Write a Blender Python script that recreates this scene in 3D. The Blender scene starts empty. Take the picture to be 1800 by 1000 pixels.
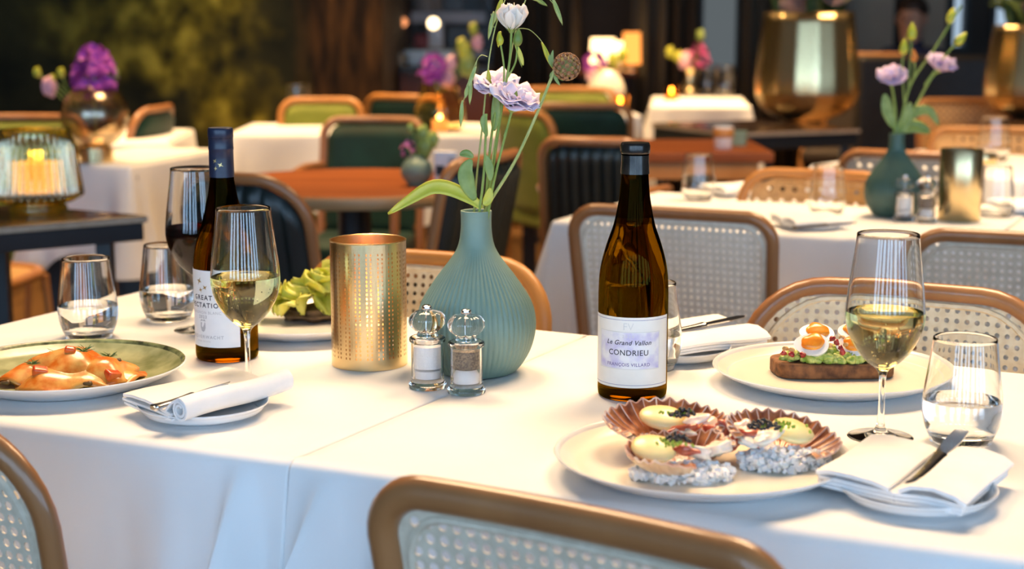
import bpy, math, random
from mathutils import Vector, Matrix, Euler, Quaternion
from math import sin, cos, pi, radians as R, sqrt, atan2, tan, exp
scene = bpy.context.scene
col = scene.collection
rnd = random.Random(7)

# ---------------------------------------------------------------- camera
TZ = 0.75                       # table height
FPX, YH, HC = 2750.0, 25.0, 1.20
TH = math.atan((500 - YH) / FPX)
cd = bpy.data.cameras.new('camera')
cam = bpy.data.objects.new('camera', cd); col.objects.link(cam)
cam.location = (0, 0, HC); cam.rotation_euler = (pi / 2 - TH, 0, 0)
cd.sensor_width = 36; cd.lens = 36 * FPX / 1800; cd.clip_start = .05
cd.dof.use_dof = True; cd.dof.focus_distance = 1.86; cd.dof.aperture_fstop = 4.4
scene.camera = cam
scene.view_settings.view_transform = 'Standard'
scene.view_settings.look = 'None'
scene.view_settings.gamma = 1
scene.view_settings.exposure = 0.0
scene.cycles.use_denoising = True
scene.cycles.max_bounces = 24
scene.cycles.transmission_bounces = 20
scene.cycles.transparent_max_bounces = 16
scene.cycles.diffuse_bounces = 4
scene.cycles.glossy_bounces = 6
scene.cycles.sample_clamp_indirect = 18
scene.cycles.blur_glossy = .5

# ---------------------------------------------------------------- light
w = bpy.data.worlds.new('room air'); scene.world = w; w.use_nodes = True
w.node_tree.nodes['Background'].inputs[0].default_value = (.62, .56, .5, 1)
w.node_tree.nodes['Background'].inputs[1].default_value = .12
WINDOW_STRENGTH = 8.3           # daylight panes behind the camera
def lamp(x, y, z, power, size=.5, colour=(1, .69, .40), aim=None, spread=95):
    d = bpy.data.lights.new('ceiling_lamp_light', 'AREA'); d.shape = 'DISK'; d.size = size
    d.energy = power; d.color = colour; d.spread = R(spread)
    o = bpy.data.objects.new('ceiling_lamp_light', d); col.objects.link(o); o.location = (x, y, z)
    if aim is not None:
        o.rotation_euler = (Vector(aim) - Vector((x, y, z))).to_track_quat('-Z', 'Y').to_euler()
    return o
lamp(-.55, 2.95, 2.75, 18.5, 1.0, aim=(-.35, 1.75, .75), spread=85)
lamp(.75, 2.80, 2.75, 18, 1.0, aim=(.40, 1.60, .75), spread=85)
lamp(1.2, 4.0, 2.85, 38, .9)
lamp(-.5, 4.5, 2.85, 24, .9, colour=(1, .63, .30))
lamp(-1.7, 5.7, 2.85, 38, .9, colour=(1, .63, .30))
lamp(-.5, 6.9, 2.85, 44, .9, colour=(1, .63, .30))
lamp(1.0, 8.0, 2.85, 60, .9, colour=(1, .63, .30))
lamp(2.4, 5.9, 2.85, 34, .9, colour=(1, .63, .30))

# ---------------------------------------------------------------- placing
RM = Euler((pi / 2 - TH, 0, 0)).to_matrix()
def ray(px, py): return RM @ Vector(((px - 900) / FPX, (500 - py) / FPX, -1))
def P(px, py, z=TZ):
    r = ray(px, py); t = (z - HC) / r.z
    return Vector((r.x * t, r.y * t, z))
def Q(px, py, d):
    r = ray(px, py); t = d / r.y
    return Vector((r.x * t, d, HC + r.z * t))

# ---------------------------------------------------------------- mesh builder
class MB:
    def __init__(s): s.v = []; s.f = []; s.m = []; s.mi = 0
    def add(s, vs, fs):
        o = len(s.v); s.v += [tuple(v) for v in vs]
        s.f += [[i + o for i in f] for f in fs]; s.m += [s.mi] * len(fs)
        return s
    def lathe(s, prof, n=40, c=(0, 0, 0), rib=None, M=None):
        vs = []; fs = []; rows = []
        for r, z in prof:
            if r < 1e-6:
                rows.append([len(vs)]); vs.append(Vector((c[0], c[1], c[2] + z)))
            else:
                row = []
                for k in range(n):
                    a = 2 * pi * k / n
                    rr = r + (rib(a, z, r) if rib else 0)
                    row.append(len(vs)); vs.append(Vector((c[0] + rr * cos(a), c[1] + rr * sin(a), c[2] + z)))
                rows.append(row)
        for a, b in zip(rows, rows[1:]):
            if len(a) == 1 and len(b) == 1: continue
            for k in range(n):
                k2 = (k + 1) % n
                if len(a) == 1: fs.append([a[0], b[k2], b[k]])
                elif len(b) == 1: fs.append([a[k], a[k2], b[0]])
                else: fs.append([a[k], a[k2], b[k2], b[k]])
        if M is not None: vs = [M @ v for v in vs]
        return s.add(vs, fs)
    def tube(s, pts, r, n=8, closed=False, flat=1.0, up=None):
        pts = [Vector(p) for p in pts]; N = len(pts)
        rs = list(r) if hasattr(r, '__len__') else [r] * N
        vs = []; fs = []; prev = None
        for i, p in enumerate(pts):
            a = pts[(i - 1) % N] if (closed or i) else p
            b = pts[(i + 1) % N] if (closed or i < N - 1) else p
            t = (b - a).normalized()
            if up is not None:
                u = Vector(up)
                u = (u - t * u.dot(t))
                u = u.normalized() if u.length > 1e-5 else t.orthogonal().normalized()
            elif prev is None: u = t.orthogonal().normalized()
            else:
                u = prev - t * prev.dot(t)
                u = u.normalized() if u.length > 1e-6 else t.orthogonal().normalized()
            prev = u; w_ = t.cross(u)
            for k in range(n):
                an = 2 * pi * k / n
                vs.append(p + (u * cos(an) * flat + w_ * sin(an)) * rs[i])
        for i in range(N if closed else N - 1):
            j = (i + 1) % N
            for k in range(n):
                k2 = (k + 1) % n
                fs.append([i * n + k, i * n + k2, j * n + k2, j * n + k])
        if not closed:
            fs.append(list(range(n))[::-1]); fs.append([(N - 1) * n + k for k in range(n)])
        return s.add(vs, fs)
    def box(s, x0, x1, y0, y1, z0, z1, M=None):
        vs = [Vector((x, y, z)) for z in (z0, z1) for y in (y0, y1) for x in (x0, x1)]
        if M is not None: vs = [M @ v for v in vs]
        return s.add(vs, [[0, 2, 3, 1], [4, 5, 7, 6], [0, 1, 5, 4], [2, 6, 7, 3], [0, 4, 6, 2], [1, 3, 7, 5]])
    def ball(s, c, rx, ry=None, rz=None, n=12, m=8, M=None, fn=None):
        ry = rx if ry is None else ry; rz = rx if rz is None else rz
        vs = []; fs = []
        for i in range(m + 1):
            ph = pi * i / m
            for k in range(n if 0 < i < m else 1):
                a = 2 * pi * k / n
                d = Vector((sin(ph) * cos(a), sin(ph) * sin(a), cos(ph)))
                q = fn(d) if fn else 1
                v = Vector((d.x * rx * q, d.y * ry * q, d.z * rz * q))
                if M is not None: v = M @ v
                vs.append(v + Vector(c))
        def ix(i, k): return 0 if i == 0 else (1 + (m - 1) * n if i == m else 1 + (i - 1) * n + k % n)
        for i in range(m):
            for k in range(n):
                q = [ix(i, k), ix(i + 1, k), ix(i + 1, k + 1), ix(i, k + 1)]
                u = []
                for e in q:
                    if e not in u: u.append(e)
                fs.append(u)
        return s.add(vs, fs)
    def grid(s, fn, nu, nv, cu=False):
        vs = [Vector(fn(i / nu, j / nv)) for i in range(nu + (0 if cu else 1)) for j in range(nv + 1)]
        fs = []; n = nu if cu else nu + 1
        for i in range(nu):
            for j in range(nv):
                a = (i % n) * (nv + 1) + j; b = ((i + 1) % n) * (nv + 1) + j
                fs.append([a, b, b + 1, a + 1])
        return s.add(vs, fs)
    def poly(s, pts): return s.add(pts, [list(range(len(pts)))])
    def prism(s, pts, z0, z1):
        n = len(pts)
        vs = [Vector((p[0], p[1], z0)) for p in pts] + [Vector((p[0], p[1], z1)) for p in pts]
        fs = [list(range(n))[::-1], [n + i for i in range(n)]] + [[i, (i + 1) % n, n + (i + 1) % n, n + i] for i in range(n)]
        return s.add(vs, fs)
    def build(s, name, mats, parent=None, angle=40, bevel=0, solid=0, sub=0, loc=None, smooth=True, off=0):
        me = bpy.data.meshes.new(name); me.from_pydata(s.v, [], s.f); me.update()
        if not isinstance(mats, (list, tuple)): mats = [mats]
        for m in mats: me.materials.append(m)
        me.polygons.foreach_set('material_index', s.m)
        if smooth:
            me.polygons.foreach_set('use_smooth', [True] * len(me.polygons))
            if angle < 180: me.set_sharp_from_angle(angle=R(angle))
        o = bpy.data.objects.new(name, me); col.objects.link(o)
        if solid:
            q = o.modifiers.new('thickness', 'SOLIDIFY'); q.thickness = solid; q.offset = off
        if bevel:
            q = o.modifiers.new('soft', 'BEVEL'); q.width = bevel; q.segments = 3; q.limit_method = 'ANGLE'; q.angle_limit = R(35)
            o.modifiers.new('wn', 'WEIGHTED_NORMAL')
        if sub:
            q = o.modifiers.new('sub', 'SUBSURF'); q.levels = sub; q.render_levels = sub
        if parent is not None: o.parent = parent
        if loc is not None: o.location = loc
        return o

def tag(o, label=None, cat=None, group=None, kind=None):
    if label: o['label'] = label
    if cat: o['category'] = cat
    if group: o['group'] = group
    if kind: o['kind'] = kind
    return o
def thing(name, label, cat, loc=(0, 0, 0), rz=0, group=None):
    o = bpy.data.objects.new(name, None); col.objects.link(o); o.empty_display_size = .05
    o.location = loc; o.rotation_euler = (0, 0, rz)
    return tag(o, label, cat, group)
def dup(src, loc=None, rz=None, label=None, group=None, scale=None):
    kids = {}
    for o in bpy.data.objects:
        if o.parent is not None: kids.setdefault(o.parent.name, []).append(o)
    def rec(o, par):
        c = o.copy(); col.objects.link(c)
        if par is not None: c.parent = par
        for k in kids.get(o.name, []): rec(k, c)
        return c
    r = rec(src, None)
    if loc is not None: r.location = loc
    if rz is not None: r.rotation_euler = (0, 0, rz)
    if label: r['label'] = label
    if group: r['group'] = group
    if scale: r.scale = (scale, scale, scale)
    return r
def struct(name, mb, m, label=None, **k):
    o = mb.build(name, m, **k); o['kind'] = 'structure'
    if label: o['label'] = label
    return o
def cr(pts, n=8):
    """smooth curve through points"""
    pts = [Vector(p) for p in pts]; out = []
    for i in range(len(pts) - 1):
        p0 = pts[max(i - 1, 0)]; p1 = pts[i]; p2 = pts[i + 1]; p3 = pts[min(i + 2, len(pts) - 1)]
        for k in range(n):
            t = k / n
            out.append(.5 * ((2 * p1) + (p2 - p0) * t + (2 * p0 - 5 * p1 + 4 * p2 - p3) * t * t + (3 * p1 - p0 - 3 * p2 + p3) * t ** 3))
    out.append(pts[-1]); return out
def crp(prof, n=4):
    return [(max(v.x, 0), v.y) for v in cr([(a, b, 0) for a, b in prof], n)]

# ---------------------------------------------------------------- materials
def M(name, c, rough=.5, metal=0, c2=None, scale=20, detail=3, lo=.35, hi=.65, bump=0, bscale=None, sheen=0, sss=0, coat=0,
      stretch=None, spec=.5, emit=None, es=0, bdist=.002):
    m = bpy.data.materials.new(name); m.use_nodes = True
    nt = m.node_tree; b = nt.nodes['Principled BSDF']
    b.inputs['Base Color'].default_value = (*c, 1); b.inputs['Roughness'].default_value = rough
    b.inputs['Metallic'].default_value = metal; b.inputs['Specular IOR Level'].default_value = spec
    if sheen: b.inputs['Sheen Weight'].default_value = sheen
    if coat: b.inputs['Coat Weight'].default_value = coat; b.inputs['Coat Roughness'].default_value = .08
    if sss:
        b.inputs['Subsurface Weight'].default_value = sss
        b.inputs['Subsurface Radius'].default_value = (1, .6, .35); b.inputs['Subsurface Scale'].default_value = .006
    if emit: b.inputs['Emission Color'].default_value = (*emit, 1); b.inputs['Emission Strength'].default_value = es
    tc = nt.nodes.new('ShaderNodeTexCoord'); mp = nt.nodes.new('ShaderNodeMapping')
    nt.links.new(tc.outputs['Object'], mp.inputs[0])
    if stretch: mp.inputs['Scale'].default_value = stretch
    n = nt.nodes.new('ShaderNodeTexNoise'); n.inputs['Scale'].default_value = scale; n.inputs['Detail'].default_value = detail
    nt.links.new(mp.outputs[0], n.inputs['Vector'])
    rp = nt.nodes.new('ShaderNodeValToRGB'); e = rp.color_ramp.elements
    e[0].position = lo; e[1].position = hi; e[0].color = (*c, 1)
    cc = c2 if c2 else tuple(min(1, x * 1.12) for x in c)
    e[1].color = (*cc, 1)
    nt.links.new(n.outputs['Fac'], rp.inputs[0]); nt.links.new(rp.outputs[0], b.inputs['Base Color'])
    if bump:
        n2 = n
        if bscale:
            n2 = nt.nodes.new('ShaderNodeTexNoise'); n2.inputs['Scale'].default_value = bscale; n2.inputs['Detail'].default_value = 3
            nt.links.new(mp.outputs[0], n2.inputs['Vector'])
        bp = nt.nodes.new('ShaderNodeBump'); bp.inputs['Strength'].default_value = bump; bp.inputs['Distance'].default_value = bdist
        nt.links.new(n2.outputs['Fac'], bp.inputs['Height']); nt.links.new(bp.outputs[0], b.inputs['Normal'])
    return m
def glass(name, c=(1, 1, 1), ior=1.45, rough=0.0):
    m = bpy.data.materials.new(name); m.use_nodes = True; nt = m.node_tree
    nt.nodes.remove(nt.nodes['Principled BSDF'])
    g = nt.nodes.new('ShaderNodeBsdfGlass'); g.inputs['Color'].default_value = (*c, 1)
    g.inputs['IOR'].default_value = ior; g.inputs['Roughness'].default_value = rough
    nt.links.new(g.outputs[0], nt.nodes['Material Output'].inputs[0]); return m
def glow(name, c, s):
    m = bpy.data.materials.new(name); m.use_nodes = True; nt = m.node_tree
    nt.nodes.remove(nt.nodes['Principled BSDF'])
    g = nt.nodes.new('ShaderNodeEmission'); g.inputs[0].default_value = (*c, 1); g.inputs[1].default_value = s
    nt.links.new(g.outputs[0], nt.nodes['Material Output'].inputs[0]); return m

CLOTH = M('white_linen', (.80, .80, .80), .85, c2=(.84, .84, .84), scale=6, bump=.35, bscale=5, bdist=.012, sheen=.1, spec=.2)
NAPKIN = M('napkin_linen', (.84, .84, .84), .9, c2=(.88, .88, .88), scale=30, bump=.15, bscale=60, spec=.15)
CHINA = M('white_china', (.80, .80, .79), .18, c2=(.83, .83, .82), scale=5, coat=.3)
CREAMCHINA = M('cream_glaze', (.78, .73, .62), .25, c2=(.82, .77, .66), scale=4)
GREENGLAZE = M('green_reactive_glaze', (.22, .25, .11), .25, c2=(.42, .44, .24), scale=30, detail=6)
GREENRIM = M('dark_green_rim_glaze', (.05, .06, .03), .25, c2=(.30, .34, .15), scale=60, detail=6)
WOOD = M('chestnut_bentwood', (.30, .125, .045), .32, c2=(.42, .19, .07), scale=9, detail=6, stretch=(1, 1, .2), coat=.25)
GREYWOOD = M('walnut_bentwood', (.27, .115, .042), .30, c2=(.38, .17, .062), scale=9, detail=6, stretch=(1, 1, .2), coat=.25)
ORANGEWOOD = M('honey_wood', (.42, .17, .035), .4, c2=(.52, .23, .06), scale=8, detail=6, stretch=(1, 1, .2))
TABLEWOOD = M('polished_table_wood', (.20, .05, .010), .5, c2=(.29, .08, .016), scale=7, detail=6, stretch=(.3, 1.5, 1), spec=.3)
EDGEWOOD = M('pale_edge_wood', (.50, .28, .12), .4, c2=(.58, .35, .16), scale=7, stretch=(.4, .4, 3))
LITCANE = M('window_lit_cane', (.70, .66, .54), .5, c2=(.80, .76, .64), scale=80, bump=.4, bscale=400, bdist=.0006)  # cane colour lightened to stand in for window light on the chair back
CANE = M('natural_cane', (.78, .60, .36), .5, c2=(.87, .72, .48), scale=80, bump=.4, bscale=400, bdist=.0006)
GREYCANE = M('grey_cane', (.52, .45, .34), .5, c2=(.62, .55, .43), scale=80, bump=.4, bscale=400, bdist=.0006)
ORCANE = M('amber_cane', (.55, .30, .10), .5, c2=(.65, .38, .14), scale=80)
DARKMETAL = M('black_metal', (.012, .015, .02), .4, scale=30)
DARKTOP = M('dark_stained_top', (.045, .026, .018), .16, c2=(.10, .058, .036), scale=26, detail=8, lo=.4, hi=.62)
STEEL = M('polished_steel', (.55, .55, .56), .16, 1, scale=40)
BRASS = M('brushed_brass', (.68, .51, .26), .27, 1, c2=(.77, .60, .33), scale=14, stretch=(1, 1, .15))
PLANTERBRASS = M('shiny_brass', (.78, .60, .31), .27, 1, c2=(.86, .68, .37), scale=8, stretch=(1, 1, .2))
TEAL = M('matt_sage_ceramic', (.18, .275, .22), .48, c2=(.21, .31, .25), scale=18, bump=.05)
CLEAR = glass('clear_glass', (.99, .995, .995), 1.45)
ACRYL = glass('clear_acrylic', (.985, .985, .985), 1.45)
WATER = glass('water', (.99, .995, 1), 1.33)
WHITEWINE = glass('white_wine', (.98, .93, .66), 1.34)
REDWINE = glass('red_wine', (.12, .004, .004), 1.34)
AMBERGLASS = glass('amber_bottle_glass', (.37, .225, .03), 1.36)
NECKGLASS = glass('neck_glass_tinted_dark', (.11, .07, .012), 1.36)  # dark look of the neck above the wine, put into the tint
DARKTEAL = M('deep_teal_ceramic', (.045, .105, .085), .45, c2=(.06, .125, .10), scale=18)
LILAC2 = M('deeper_lilac_petal', (.52, .36, .56), .6, c2=(.70, .55, .70), scale=30, sss=.2)
DARKAMBER = glass('dark_amber_bottle_glass', (.32, .21, .03), 1.36)
VELVET = M('dark_green_velvet', (.003, .022, .015), .6, c2=(.005, .035, .025), scale=12, sheen=.08, spec=.25)
SHINYGREEN = M('dark_green_vinyl', (.005, .012, .013), .36, c2=(.008, .018, .019), scale=10)
OLIVEVELVET = M('olive_velvet', (.13, .16, .015), .7, c2=(.18, .21, .025), scale=12, sheen=.1, spec=.3)
STEM = M('flower_stem', (.20, .29, .05), .5, c2=(.30, .39, .08), scale=60)
PALESTEM = M('straw_stem', (.36, .42, .12), .5, c2=(.46, .50, .18), scale=60)
LEAF = M('leaf_green', (.18, .26, .05), .45, c2=(.28, .36, .09), scale=40)
YLEAF = M('yellow_green_leaf', (.42, .46, .03), .4, c2=(.58, .56, .06), scale=25, sss=.1)
LILAC = M('lilac_petal', (.76, .55, .68), .6, c2=(.90, .77, .81), scale=30, sss=.2)
WHITEPETAL = M('white_petal', (.90, .78, .68), .6, c2=(.92, .86, .72), scale=25, sss=.2)
PURPLE = M('purple_petal', (.24, .025, .34), .6, c2=(.50, .08, .48), scale=25)
PINK = M('pink_petal', (.66, .32, .40), .6, c2=(.78, .48, .52), scale=25)
FLAME = glow('candle_flame', (1, .42, .1), 30)
WAX = M('flame_lit_wax', (.8, .62, .4), .5, sss=.3, scale=10, emit=(1, .35, .08), es=.8)  # faint emission stands in for flame light soaking through the wax
# ================================================================ SETTING
def mural_mat():
    m = bpy.data.materials.new('forest_mural_print'); m.use_nodes = True; nt = m.node_tree; b = nt.nodes['Principled BSDF']
    b.inputs['Roughness'].default_value = .6; b.inputs['Specular IOR Level'].default_value = .1
    tc = nt.nodes.new('ShaderNodeTexCoord'); L = nt.links.new
    def noise(s, d, st=(1, 1, 1)):
        mp = nt.nodes.new('ShaderNodeMapping'); mp.inputs['Scale'].default_value = st; L(tc.outputs['Object'], mp.inputs[0])
        n = nt.nodes.new('ShaderNodeTexNoise'); n.inputs['Scale'].default_value = s; n.inputs['Detail'].default_value = d
        L(mp.outputs[0], n.inputs['Vector']); return n.outputs['Fac']
    def ramp(src, *st):
        r = nt.nodes.new('ShaderNodeValToRGB'); e = r.color_ramp.elements
        while len(e) < len(st): e.new(.5)
        for q, (p, c) in zip(e, st): q.position = p; q.color = (*c, 1)
        L(src, r.inputs[0]); return r.outputs[0]
    def mix(f, a, c, mode='MIX'):
        x = nt.nodes.new('ShaderNodeMix'); x.data_type = 'RGBA'; x.blend_type = mode
        if hasattr(f, 'links'): L(f, x.inputs[0])
        else: x.inputs[0].default_value = f
        L(a, x.inputs[6]); L(c, x.inputs[7]); return x.outputs[2]
    sx = nt.nodes.new('ShaderNodeSeparateXYZ'); L(tc.outputs['Object'], sx.inputs[0])
    dark = ramp(noise(3, 6), (.35, (.010, .011, .006)), (.7, (.045, .042, .014)))
    fol = ramp(noise(7, 8, (1, 1, .8)), (.36, (.022, .020, .003)), (.52, (.20, .16, .014)), (.66, (.54, .44, .05)))
    mask = ramp(noise(1.7, 4), (.38, (0, 0, 0)), (.52, (1, 1, 1)))
    mr = nt.nodes.new('ShaderNodeMapRange'); L(sx.outputs[0], mr.inputs[0])
    mr.inputs[1].default_value = -2.5; mr.inputs[2].default_value = -1.6; mr.inputs[3].default_value = .12; mr.inputs[4].default_value = 1
    m1 = nt.nodes.new('ShaderNodeMath'); m1.operation = 'MULTIPLY'; L(mask, m1.inputs[0]); L(mr.outputs[0], m1.inputs[1])
    left = mix(m1.outputs[0], dark, fol)
    trunk = ramp(noise(5, 7, (3, 1, .5)), (.42, (.016, .009, .004)), (.6, (.07, .033, .010)), (.78, (.20, .085, .02)))
    mr2 = nt.nodes.new('ShaderNodeMapRange'); L(sx.outputs[0], mr2.inputs[0])
    mr2.inputs[1].default_value = -1.12; mr2.inputs[2].default_value = -1.0
    L(mix(mr2.outputs[0], left, trunk), b.inputs['Base Color'])
    return m
MURAL = mural_mat()
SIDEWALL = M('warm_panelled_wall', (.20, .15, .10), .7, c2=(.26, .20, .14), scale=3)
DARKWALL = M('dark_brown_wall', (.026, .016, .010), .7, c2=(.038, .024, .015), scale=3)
BEIGEWALL = M('beige_plaster', (.34, .28, .21), .8, c2=(.38, .32, .24), scale=3)
FLOORM = M('dark_oak_floor', (.10, .048, .016), .45, c2=(.19, .095, .032), scale=5, detail=6, stretch=(4, .5, 1))
CEILM = M('ceiling_paint', (.13, .12, .11), .8, scale=3)
PANE = glow('daylit_pane', (.44, .69, 1.0), WINDOW_STRENGTH)
FARPANE = glow('far_daylit_pane', (.55, .72, .9), .8)
DIMPANE = glow('shaded_far_pane', (.50, .58, .62), .22)
BLACKFRAME = M('black_window_frame', (.012, .012, .013), .5, scale=9)
X0, X1, Y0, Y1, ZC = -4.6, 6.2, -2.4, 11.0, 3.0
struct('floor', MB().box(X0, X1, Y0, Y1, -.1, 0), FLOORM)
struct('ceiling', MB().box(X0, X1, Y0, Y1, ZC, ZC + .1), CEILM)
struct('wall_left', MB().box(X0 - .1, X0, Y0, Y1, 0, ZC), SIDEWALL)
struct('wall_right', MB().box(X1, X1 + .1, Y0, Y1, 0, ZC), SIDEWALL)
MX = -.66
struct('wall_mural', MB().box(X0, MX, 8.0, 8.12, 0, ZC), MURAL, 'dark forest mural print wall at the back left')
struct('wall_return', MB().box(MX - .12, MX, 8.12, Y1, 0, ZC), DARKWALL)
def px_x(px, d): return (px - 900) / FPX * d
# far wall with openings
far = [(1222, 1298, .78, 2.6, DIMPANE), (1570, 1612, .9, 2.6, DIMPANE), (1655, 1690, .95, 2.6, FARPANE), (1728, 1772, .98, 2.6, FARPANE), (1800, 1860, .9, 2.6, FARPANE)]
D = Y1
cuts = [(px_x(a, D), px_x(b, D), z0, z1, pm) for a, b, z0, z1, pm in far]
wb = MB(); x = MX
for a, b, z0, z1, pm in cuts:
    wb.box(x, a, D, D + .1, 0, ZC); wb.box(a, b, D, D + .1, 0, z0); wb.box(a, b, D, D + .1, z1, ZC); x = b
wb.box(x, X1, D, D + .1, 0, ZC)
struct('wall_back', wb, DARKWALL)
wn = 0
def window(a, b, z0, z1, y, pm, bars=0, s=1):
    global wn; wn += 1
    t = .035
    f = MB()
    for q in ((a, a + t), (b - t, b)): f.box(q[0], q[1], y - .04, y + .06, z0, z1)
    for q in ((z0, z0 + t), (z1 - t, z1)): f.box(a + t, b - t, y - .04, y + .06, q[0], q[1])
    for k in range(bars):
        zz = z0 + (z1 - z0) * (k + 1) / (bars + 1); f.box(a + t, b - t, y - .03, y + .03, zz - .015, zz + .015)
    o = struct('window_%d' % wn, f, BLACKFRAME, smooth=False)
    MB().box(a + t, b - t, y + .04, y + .05, z0 + t, z1 - t).build('pane', pm, o, smooth=False)
for a, b, z0, z1, pm in cuts: window(a, b, z0, z1, D, pm)
# daylight wall behind the camera
wins = [(-4.3, -3.3), (-2.9, -2.25), (-1.75, -1.1), (-.62, -.12), (.12, .62), (1.1, 1.75), (2.25, 2.9), (3.3, 4.3), (4.8, 5.8)]
wf = MB(); x = X0
for a, b in wins:
    wf.box(x, a, Y0 - .1, Y0, 0, ZC); wf.box(a, b, Y0 - .1, Y0, 0, .55); wf.box(a, b, Y0 - .1, Y0, 2.75, ZC); x = b
wf.box(x, X1, Y0 - .1, Y0, 0, ZC)
struct('wall_front', wf, SIDEWALL)
for a, b in wins: window(a, b, .55, 2.75, Y0 - .05, PANE, 1)
for k, (a, b) in enumerate([(1478, 1562), (1614, 1652)]):
    struct('trim_%d' % (k + 1), MB().box(px_x(a, 10.6), px_x(b, 10.6), 10.6, 10.75, 0, ZC), BEIGEWALL)

# ================================================================ CLOTHS AND TABLES
def cloth(name, label, corners, drop=.26, z=TZ, flush=(), seed=1, folds=(), group=None, wav=.007, rad=.014, flare=.035):
    """corners counter-clockwise seen from above; flush = indices of edges that butt against another table"""
    rg = random.Random(seed); C = [Vector((p[0], p[1], 0)) for p in corners]; n = len(C)
    per = []   # (pos, normal, corner weight, edge, frac)
    nrm = []
    for i in range(n):
        e = (C[(i + 1) % n] - C[i]).normalized(); nrm.append(Vector((e.y, -e.x, 0)))
    for i in range(n):
        a, b = C[i], C[(i + 1) % n]; ln = (b - a).length; ed = (b - a) / ln
        na = nrm[i]; npv = nrm[i - 1]; rr = .003 if (i in flush or (i - 1) % n in flush) else .012
        # corner arc
        for k in range(9):
            t = k / 8
            nn = (npv * (1 - t) + na * t).normalized()
            pc = C[i] - nrm[i - 1] * rr - na * rr
            base = pc + nn * rr
            f = nn
            if (i in flush) and ((i - 1) % n in flush): f = Vector((0, 0, 0))
            elif i in flush: f = npv
            elif (i - 1) % n in flush: f = na
            per.append((base, f, 1.0, i, 0))
        N = max(4, int(ln / (.006 if folds else .018)))
        for k in range(1, N):
            t = k / N; dist = min(t, 1 - t) * ln
            if i in flush and dist < .024: continue
            cw = exp(-(dist / .07) ** 2)
            per.append((a + ed * (rr + t * (ln - 2 * rr)), na if i not in flush else Vector((0, 0, 0)), cw, i, t))
    ph = [rg.uniform(0, 6) for _ in range(8)]
    mb = MB(); rows = []
    K = 12
    lev = [(-1, 0)] + [(0, q) for q in range(4)] + [(k / K, 3) for k in range(1, K + 1)]
    nP = len(per); acc = 0; arc = []; cen = sum(C, Vector()) / n
    for i in range(nP):
        arc.append(acc); acc += (per[(i + 1) % nP][0] - per[i][0]).length
    for t, q in lev:
        row = []
        for i, (p, nn, cw, e, fr) in enumerate(per):
            s = arc[i]
            nfull = nrm[e]
            inw = nn if nn.length > 0 else nfull
            if t == -1: v = cen + (p - cen) * .955; zz = z
            elif t == 0:
                a = (q / 3) * pi / 2
                v = (p - inw * (rad * (1 - sin(a)))) if nn.length > 0 else p - nfull * (.003 * (1 - sin(a))); zz = z - rad * (1 - cos(a))
            else:
                zz = z - rad - (drop * (1 + .25 * cw)) * t
                wv = wav * (sin(s * 17 + ph[0]) + .6 * sin(s * 31 + ph[1] + t)) * t
                out = .006 * t + wv + .012 * t + flare * cw * t * (1 + .6 * cos(s * 60 + ph[2]))
                side = Vector((0, 0, 0))
                for (fe, ff, wd, amp, shift) in folds:
                    if fe == e:
                        ln = (C[(e + 1) % n] - C[e]).length
                        dd = (fr - ff) * ln / wd
                        g = exp(-abs(dd) ** 1.4)
                        out += amp * g * (t ** .6) - .45 * amp * exp(-((fr - ff) * ln / wd - 1.6) ** 2) * t ** .6
                        side += (C[(e + 1) % n] - C[e]).normalized() * shift * g * t
                v = p + nn * max(out, .002) + side * (1 if nn.length > 0 else 0)
                if nn.length == 0: v = p - nfull * (.004 * t)
            row.append((v.x, v.y, zz))
        rows.append(row)
    vs = [v for r_ in rows for v in r_]; fs = []
    for j in range(len(rows) - 1):
        for i in range(nP):
            i2 = (i + 1) % nP
            fs.append([j * nP + i, (j + 1) * nP + i, (j + 1) * nP + i2, j * nP + i2])
    fs.append(list(range(nP)))
    mb.add(vs, fs)
    o = mb.build(name, CLOTH, angle=80)
    return tag(o, label, 'tablecloth', group)
def table_under(label, corners, group=None, z=TZ):
    C = [Vector((p[0], p[1], 0)) for p in corners]; c = sum(C, Vector()) / 4
    t = thing('dining_table', label, 'table', (c.x, c.y, 0), 0, group)
    ins = [c + (q - c) * .955 - c for q in C]
    MB().prism(ins, z - .035, z - .004).build('tabletop', TABLEWOOD, t, smooth=False)
    for q in C:
        v = (q - c) * .84
        MB().box(v.x - .025, v.x + .025, v.y - .025, v.y + .025, 0, z - .035).build('leg', DARKMETAL, t, smooth=False)
    return t
# front pair of tables: seam and edges measured on the table plane
S0, S1 = P(505, 812), P(1040, 586)
ua = (P(1378, 926) - P(0, 741)).normalized()
va = (S1 - S0).normalized()
gap = ua * .0004
LF, RF = S0 - ua * .80, S0 + ua * .86
LBk = P(252, 507); RBk = S1 + ua * .86
cloth('tablecloth', 'white tablecloth under the orange pasta, left of the seam', [LF, S0 - gap, S1 - gap, LBk], flush=(1,), seed=3,
      folds=((0, .945, .018, .065, -.06), (0, .82, .04, .022, .0), (0, .55, .10, .010, 0)), group='cloths on the front tables', flare=.02)
cloth('tablecloth', 'white tablecloth under the scallop plate, right of the seam', [S0 + gap, RF, RBk, S1 + gap], flush=(3,), seed=5,
      folds=((0, .05, .022, .065, -.10), (0, .15, .03, .034, -.05), (0, .5, .1, .010, 0)), group='cloths on the front tables', flare=.02)
table_under('table under the white cloth that holds the orange pasta', [LF, S0 - gap, S1 - gap, LBk])
table_under('table under the white cloth that holds the scallops', [S0 + gap, RF, RBk, S1 + gap])
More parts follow.
